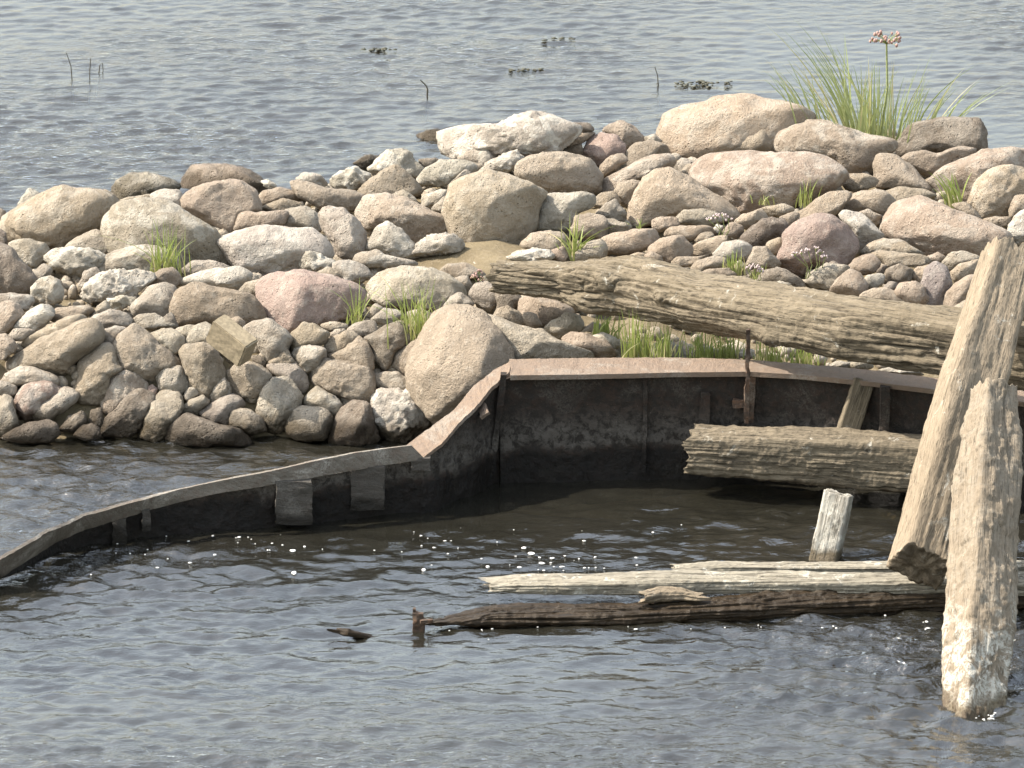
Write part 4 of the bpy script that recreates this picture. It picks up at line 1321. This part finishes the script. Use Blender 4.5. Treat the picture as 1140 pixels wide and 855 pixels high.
bar('rib', on_wall(838, 420, .02), on_wall(836, 470, .02), .014, .012, M_IRON, hull, 67)
# stubs of the broken frames under the bow rim
def stub_part(x, yt, yb, half, zt, seed):
    c = P(x, yt, zt)
    y = c[1] - 0.012
    bar('frame_stub', PY(x, yt, y), PY(x, yb, y), half * MPP, .03, M_STUB, hull, seed, 0.006)
stub_part(409, 517, 566, 18, .26, 71)
stub_part(327, 534, 582, 19, .235, 72)
stub_part(468, 508, 522, 10, .28, 73)
stub_part(163, 566, 590, 4, .15, 74)
stub_part(133, 575, 612, 7, .12, 75)
# bent plate hanging under the buckle
bar('torn_strip', P(532, 440, .45), P(540, 463, .40), .022, .008, M_RIM, hull, 76)

rod_y = wy_at(832) - 0.045
rod = bar('iron_rod', PY(833, 366, rod_y), PY(831, 472, rod_y), .010, .010, M_IRON, None, 81, 0.006)
tag(rod, 'thin rusty iron rod standing upright between the log and the hull plating', 'rod')
st = empty('iron_stub', tuple(P(465, 702, 0)))
bar('upright', P(466, 706, -.02), P(466, 682, .085), .026, .018, M_IRON, st, 83, 0.006)
bar('spike', P(461, 704, -.02), P(461, 677, .105), .007, .007, M_IRON, st, 84, 0.003)
bar('peg', P(468, 692, .06), P(482, 691, .06), .007, .010, M_IRON, st, 85, 0.002)
tag(st, 'rusty iron stub with a spike sticking up at the tip of the soaked beam', 'iron fitting')

# ------------------------------------------------------------------ concrete block among the stones
def block():
    ctr = PY(258, 379, float(land(262, 395, 0.05)[1]) - 0.16)
    # three edge directions measured in the picture: down-right, down-left, and depth
    e1 = (RIGHT * 37 - UP * 29 - FWD * 14) * MPP * 0.5
    e2 = (-RIGHT * 9.6 - UP * 22 + FWD * 20) * MPP * 0.5
    e3 = np.cross(e1, e2)
    e3 = e3 / np.linalg.norm(e3) * 0.05
    bm = bmesh.new()
    bmesh.ops.create_cube(bm, size=2.0)
    bmesh.ops.bevel(bm, geom=bm.edges[:], offset=0.08, segments=2, affect='EDGES')
    bmesh.ops.subdivide_edges(bm, edges=bm.edges[:], cuts=5, use_grid_fill=True)
    Mx = np.stack([e1, e2, e3], 1)
    v = np.array([q.co[:] for q in bm.verts])
    w = v @ Mx.T
    w = w + 0.0015 * np.stack([fbm(w * 40 + k * 5, 3, k) for k in range(3)], -1)
    for q, p in zip(bm.verts, w):
        q.co = p
    bmesh.ops.recalc_face_normals(bm, faces=bm.faces)
    me = bpy.data.meshes.new('concrete_block')
    bm.to_mesh(me)
    bm.free()
    o = link('concrete_block', me, M_CONC, None, ctr)
    tag(o, 'square-cut yellowish concrete block tilted among the round stones', 'block')
block()

# ------------------------------------------------------------------ grass, rush, reeds, weed, foam
def blades(base_fn, n, hmin, hmax, lean, wid, seed, arch=0.5, bias=(0, 0)):
    rng = np.random.default_rng(seed)
    vs, fs, al, sh = [], [], [], []
    k = 0
    for _ in range(n):
        b = base_fn(rng)
        h = rng.uniform(hmin, hmax)
        a = rng.uniform(0, 2 * math.pi)
        ln = abs(rng.normal(0, lean))
        out = np.array([math.cos(a) * ln + bias[0], math.sin(a) * ln * 0.7 + bias[1], 0])
        w = wid * rng.uniform(0.7, 1.2)
        fa = rng.uniform(-0.9, 0.9)
        sx = np.array([math.cos(fa), math.sin(fa), 0]) * w
        sg = 7
        tone = rng.random()
        ar = arch * rng.uniform(0.3, 1.4)
        for i in range(sg + 1):
            t = i / sg
            p = b + np.array([0, 0, h * (t - 0.35 * ar * ln * t ** 3)]) + out * h * (0.28 * t + 1.25 * ar * t * t)
            ww = (1 - t ** 2.2) * 1.0 + 0.04
            vs += [p - sx * ww, p + np.array([0, 0.25 * w, 0]) * ww, p + sx * ww]
            al += [t] * 3
            sh += [tone] * 3
            if i < sg:
                q = k + i * 3
                fs += [[q, q + 1, q + 4, q + 3], [q + 1, q + 2, q + 5, q + 4]]
        k += 3 * (sg + 1)
    return np.array(vs), np.array(fs), np.array(al), np.array(sh)

def blade_mesh(name, data, origin):
    v, f, al, sh = data
    me = mesh_from(name, v - origin, f)
    for nm, arr in (('along', al), ('shade', sh)):
        me.attributes.new(nm, 'FLOAT', 'POINT').data.foreach_set('value', arr.astype(np.float32))
    return me

def tuft(px, py, wpx, hpx, n, label, seed, lean=0.25, wid=0.0032, arch=0.5, bias=(0, 0), lift=0.03, group='grass tufts among the stones', y=None, mat=None):
    base = land(px, py, lift) if y is None else PY(px, py, y)
    half = wpx * MPP * 0.5
    def fn(rng):
        return base + np.array([rng.normal(0, 0.5) * half, rng.normal(0, 0.3) * half, -0.03])
    o = link('grass_tuft', blade_mesh('grass_tuft', blades(fn, n, hpx * MPP * 0.40, hpx * MPP * 1.12, lean, wid, seed, arch, bias), base), mat or M_GRASS, None, base)
    tag(o, label, 'grass', group)
    return o

tuft(187, 302, 40, 66, 64, 'green grass tuft in front of the smooth pale boulder on the left', 1, 0.42, 0.0030, 0.7)
tuft(396, 360, 22, 55, 24, 'small sparse grass tuft at the right end of the pink boulder', 2, 0.45, 0.0030, 0.7)
tuft(464, 374, 56, 74, 85, 'bright grass tuft behind the huge leaning slab', 3, 0.5, 0.0030, 0.7)
tuft(640, 283, 20, 55, 22, 'thin arching grass tuft just behind the greenish oval stone by the log', 4, 0.6, 0.005, 0.9)
tuft(672, 372, 36, 32, 40, 'leftmost grass tuft below the log, leaning right', 5, 0.5, 0.005, 0.6, (0.3, 0))
tuft(708, 398, 34, 60, 80, 'tallest green tuft below the log, behind the rusty deck edge', 6, 0.35)
tuft(742, 402, 36, 52, 70, 'grass tuft below the log right beside the tallest one', 7, 0.3)
tuft(783, 400, 38, 46, 70, 'yellowish grass tuft below the log left of the iron rod', 8, 0.3)
tuft(812, 397, 26, 42, 46, 'small grass tuft just left of the iron rod', 9, 0.3)
tuft(858, 405, 32, 44, 60, 'grass tuft just right of the iron rod', 10, 0.3)
tuft(893, 408, 36, 44, 60, 'rightmost grass tuft below the log, near the wooden strut', 11, 0.3)
tuft(896, 224, 20, 40, 18, 'small green sprig at the foot of the great barrel boulder', 12, 0.3)
tuft(1062, 226, 22, 44, 24, 'grass sprig leaning left below the white-patched boulder', 13, 0.3, 0.006, 0.5, (-0.45, 0))
tuft(817, 300, 24, 30, 34, 'short grass tuft just behind the middle of the log', 14, 0.4)
tuft(843, 307, 16, 20, 18, 'low grass tuft with white flowers behind the log', 15, 0.4)
tuft(712, 250, 16, 14, 8, 'few grass blades at the foot of the pinkish peaked boulder', 16, 0.7)
tuft(850, 222, 22, 16, 10, 'sparse dry blades under the middle of the barrel boulder', 17, 0.5, 0.003)
tuft(1145, 188, 20, 26, 10, 'few blades at the right picture edge above the rounded boulder', 18, 0.6, 0.004, 0.6, (-0.7, 0))

def tube(pts, r, sides=5, r2=None):
    p = np.array(pts, dtype=float)
    n = len(p)
    v, f = [], []
    for i in range(n):
        d = p[min(i + 1, n - 1)] - p[max(i - 1, 0)]
        d /= np.linalg.norm(d) + 1e-9
        s = np.cross(d, [0.3, 0.9, 0.1])
        s /= np.linalg.norm(s)
        u = np.cross(d, s)
        rad = r if r2 is None else r + (r2 - r) * i / (n - 1)
        for j in range(sides):
            a = 2 * math.pi * j / sides
            v.append(p[i] + (s * math.cos(a) + u * math.sin(a)) * rad)
    for i in range(n - 1):
        for j in range(sides):
            f.append([i * sides + j, i * sides + (j + 1) % sides, (i + 1) * sides + (j + 1) % sides, (i + 1) * sides + j])
    return np.array(v), np.array(f)

def joined(name, pieces, mat, parent, origin):
    vs, fs, k = [], [], 0
    for v, f in pieces:
        vs.append(v)
        fs.append(np.array(f) + k)
        k += len(v)
    return link(name, mesh_from(name, np.vstack(vs) - origin, np.vstack(fs)), mat, parent)

def umbel(root, base, top, n, rad, seed, bud_r, mat, stem_r=0.004):
    """a flower stem with a head of small buds, parts of the plant root"""
    rng = np.random.default_rng(seed)
    o = np.array(root.location)
    base, top = np.array(base), np.array(top)
    mid = (base + top) / 2 + np.array([0.02, 0, 0])
    stem = joined('flower_stem', [tube([base, mid, top], stem_r, 6, stem_r * 0.8)], M_STEM, root, o)
    ped, buds = [], []
    V, F = ICO[1]
    for _ in range(n):
        d = rng.normal(0, 1, 3)
        d[2] = abs(d[2]) + 0.15
        d /= np.linalg.norm(d)
        e = top + d * rad * rng.uniform(0.75, 1.05) * np.array([1, 1, 0.95])
        m = (top + e) / 2 + np.array([0, 0, 0.1 * rad])
        ped.append(tube([top, m, e], 0.0016, 4))
        s = bud_r * rng.uniform(0.7, 1.25)
        buds.append((V * np.array([s, s, s * 1.3]) + e, np.concatenate([F, F[:, 2:3]], 1)))
    joined('flower_stalks', ped, M_STEM, stem, o)
    vs, fs, k = [], [], 0
    for v, f in buds:
        vs.append(v)
        fs.append(f[:, :3] + k)
        k += len(v)
    b = link('flower_buds', mesh_from('flower_buds', np.vstack(vs) - o, np.vstack(fs)), mat, stem)
    b['kind'] = 'stuff'

# the flowering rush on the skyline
rb = PY(965, 152, float(land(965, 175)[1]) + 0.35)
rush = empty('flowering_rush', tuple(rb))
tag(rush, 'tall flowering rush with one pink flower head on the skyline at upper right', 'plant')
def rush_fn(cx, cy, w):
    b0 = PY(cx, cy, rb[1])
    return lambda rng: b0 + np.array([rng.normal(0, 0.5) * w * MPP, rng.normal(0, 0.12), -0.12])
def leaf_part(args, seed, **kw):
    d = blades(*args, seed=seed, **kw)
    link('leaf_clump', blade_mesh('leaf_clump', d, rb), M_RUSH, rush)
leaf_part((rush_fn(968, 148, 26), 60, 0.30, 0.56, 0.24, 0.0048), 91, arch=0.45)
leaf_part((rush_fn(955, 148, 22), 34, 0.45, 0.72, 0.28, 0.0050), 92, arch=0.5, bias=(-0.55, 0))
leaf_part((rush_fn(1000, 150, 20), 26, 0.30, 0.52, 0.28, 0.0046), 93, arch=0.5, bias=(0.34, 0))
leaf_part((rush_fn(905, 134, 26), 26, 0.25, 0.48, 0.2, 0.0048), 94, arch=0.5, bias=(-0.5, 0))
leaf_part((rush_fn(1036, 138, 16), 12, 0.25, 0.42, 0.3, 0.0055), 95, arch=0.7, bias=(0.65, 0))
umbel(rush, PY(980, 150, rb[1]), PY(987, 49, rb[1]), 34, 0.085, 96, 0.0080, M_BUD, 0.006)

def flower_plant(px, py, heads, label, seed, n=8, mat=None):
    b = land(px, py, 0.06)
    root = empty('wild_flower', tuple(b))
    tag(root, label, 'flower', 'small wild flowers among the stones')
    rng = np.random.default_rng(seed)
    for (hx, hy) in heads:
        umbel(root, b + np.array([rng.normal(0, .01), 0, -0.03]), PY(hx, hy, b[1] - 0.02), n, 0.022, int(rng.integers(1e6)), 0.0050, mat or M_PETAL, 0.0025)
flower_plant(803, 262, ((790, 246), (797, 243), (804, 241), (811, 245)), 'pale pink flower cluster above the stones left of the dark angular stone', 201)
flower_plant(900, 304, ((885, 285), (892, 283), (900, 280), (908, 279), (913, 283), (918, 288)), 'pinkish flower cluster on stalks in front of the pink granite boulder', 202)
flower_plant(836, 312, ((834, 300), (841, 298), (846, 303)), 'white flowers just behind the log in a low grass tuft', 203, 10)
flower_plant(530, 322, ((528, 310), (533, 305), (536, 313)), 'tiny pink flower cluster left of the end of the log', 204, 9, M_BUD)

# reeds and twigs in the far water
def reed(pts, label, r=0.0035, name='reed_stem', cat='reed'):
    base = P(pts[0][0], pts[0][1], 0)
    w = [PY(a, b, base[1]) for a, b in pts]
    w[0] = w[0] - np.array([0, 0, 0.15])
    o = joined(name, [tube(w, r, 6, r * 0.7)], M_DEAD, None, base)
    o.location = base
    tag(o, label, cat, 'reed stems in the far water')
reed([(82, 88), (79, 74), (74, 59)], 'leftmost bare reed stem leaning left out of the far water')
reed([(99, 87), (100, 77), (101, 65)], 'middle of three reed stems, upright, in the far water')
reed([(107, 79), (111, 73), (114, 70), (115, 80)], 'bent reed stem folded into a hook in the far water')
reed([(735, 96), (732, 84), (729, 74)], 'lone thin reed stem beside the floating weed')
reed([(474, 107), (476, 99), (474, 95), (468, 89)], 'forked dark twig poking out of the water above the white rugged rock', 0.0055, 'twig', 'twig')

def weed(px, py, wpx, hpx, n, label, seed):
    rng = np.random.default_rng(seed)
    base = P(px, py, 0)
    vs, fs, k = [], [], 0
    V, F = ICO[1]
    for _ in range(n):
        c = P(px + rng.normal(0, .42) * wpx, py + rng.normal(0, .35) * hpx, 0) - base
        s = rng.uniform(0.006, 0.022)
        p = V * np.array([s, s * 0.8, 0.004]) + V * (0.3 * s * noise3(V * 2 + rng.uniform(0, 9, 3), 2))[:, None]
        vs.append(p + c + np.array([0, 0, 0.004 + 0.01 * rng.random()]))
        fs.append(F + k)
        k += len(V)
    o = link('floating_weed', mesh_from('floating_weed', np.vstack(vs), np.vstack(fs)), M_WEED, None, base)
    tag(o, label, 'water weed', 'weed patches floating on the far water', 'stuff')
weed(778, 95, 40, 6, 44, 'dark weed patch floating left of the flowering rush', 1)
weed(420, 57, 20, 2, 20, 'dark weed streak on the far water above the twig', 2)
weed(580, 80, 26, 2, 14, 'faint weed streak on the far water in the middle', 3)
weed(625, 45, 30, 2, 9, 'thin trail of weed on the far water near the top', 4)

def foam():
    rng = np.random.default_rng(9)
    V, F = ICO[2]
    vs, fs, k = [], [], 0
    spots = []
    for x0, x1, y0, sd, n, s1 in ((100, 330, 610, 12, 30, 1.0), (330, 560, 606, 12, 18, 0.8), (540, 760, 618, 14, 26, 1.0), (560, 720, 630, 6, 14, 1.2), (640, 1040, 697, 4, 26, 0.8), (1085, 1108, 797, 6, 22, 0.9), (400, 700, 705, 6, 10, 0.6)):
        for _ in range(n):
            spots.append((rng.uniform(x0, x1), y0 + rng.normal(0, sd), s1))
    for px, py, s0 in spots:
        c = P(px, py, 0)
        s = s0 * (0.0025 + 0.010 * rng.random() ** 4)
        p = V * np.array([s * rng.uniform(1, 2.0), s * rng.uniform(0.8, 2.2), 0.0025])
        p = p * (1 + 0.4 * noise3(V * 1.5 + rng.uniform(0, 40, 3), 1))[:, None]
        vs.append(p + c + np.array([0, 0, 0.002]))
        fs.append(F + k)
        k += len(V)
    tag(link('foam', mesh_from('foam', np.vstack(vs), np.vstack(fs)), M_FOAM), 'white foam flecks drifting on the water inside the wreck', None, None, 'stuff')
foam()
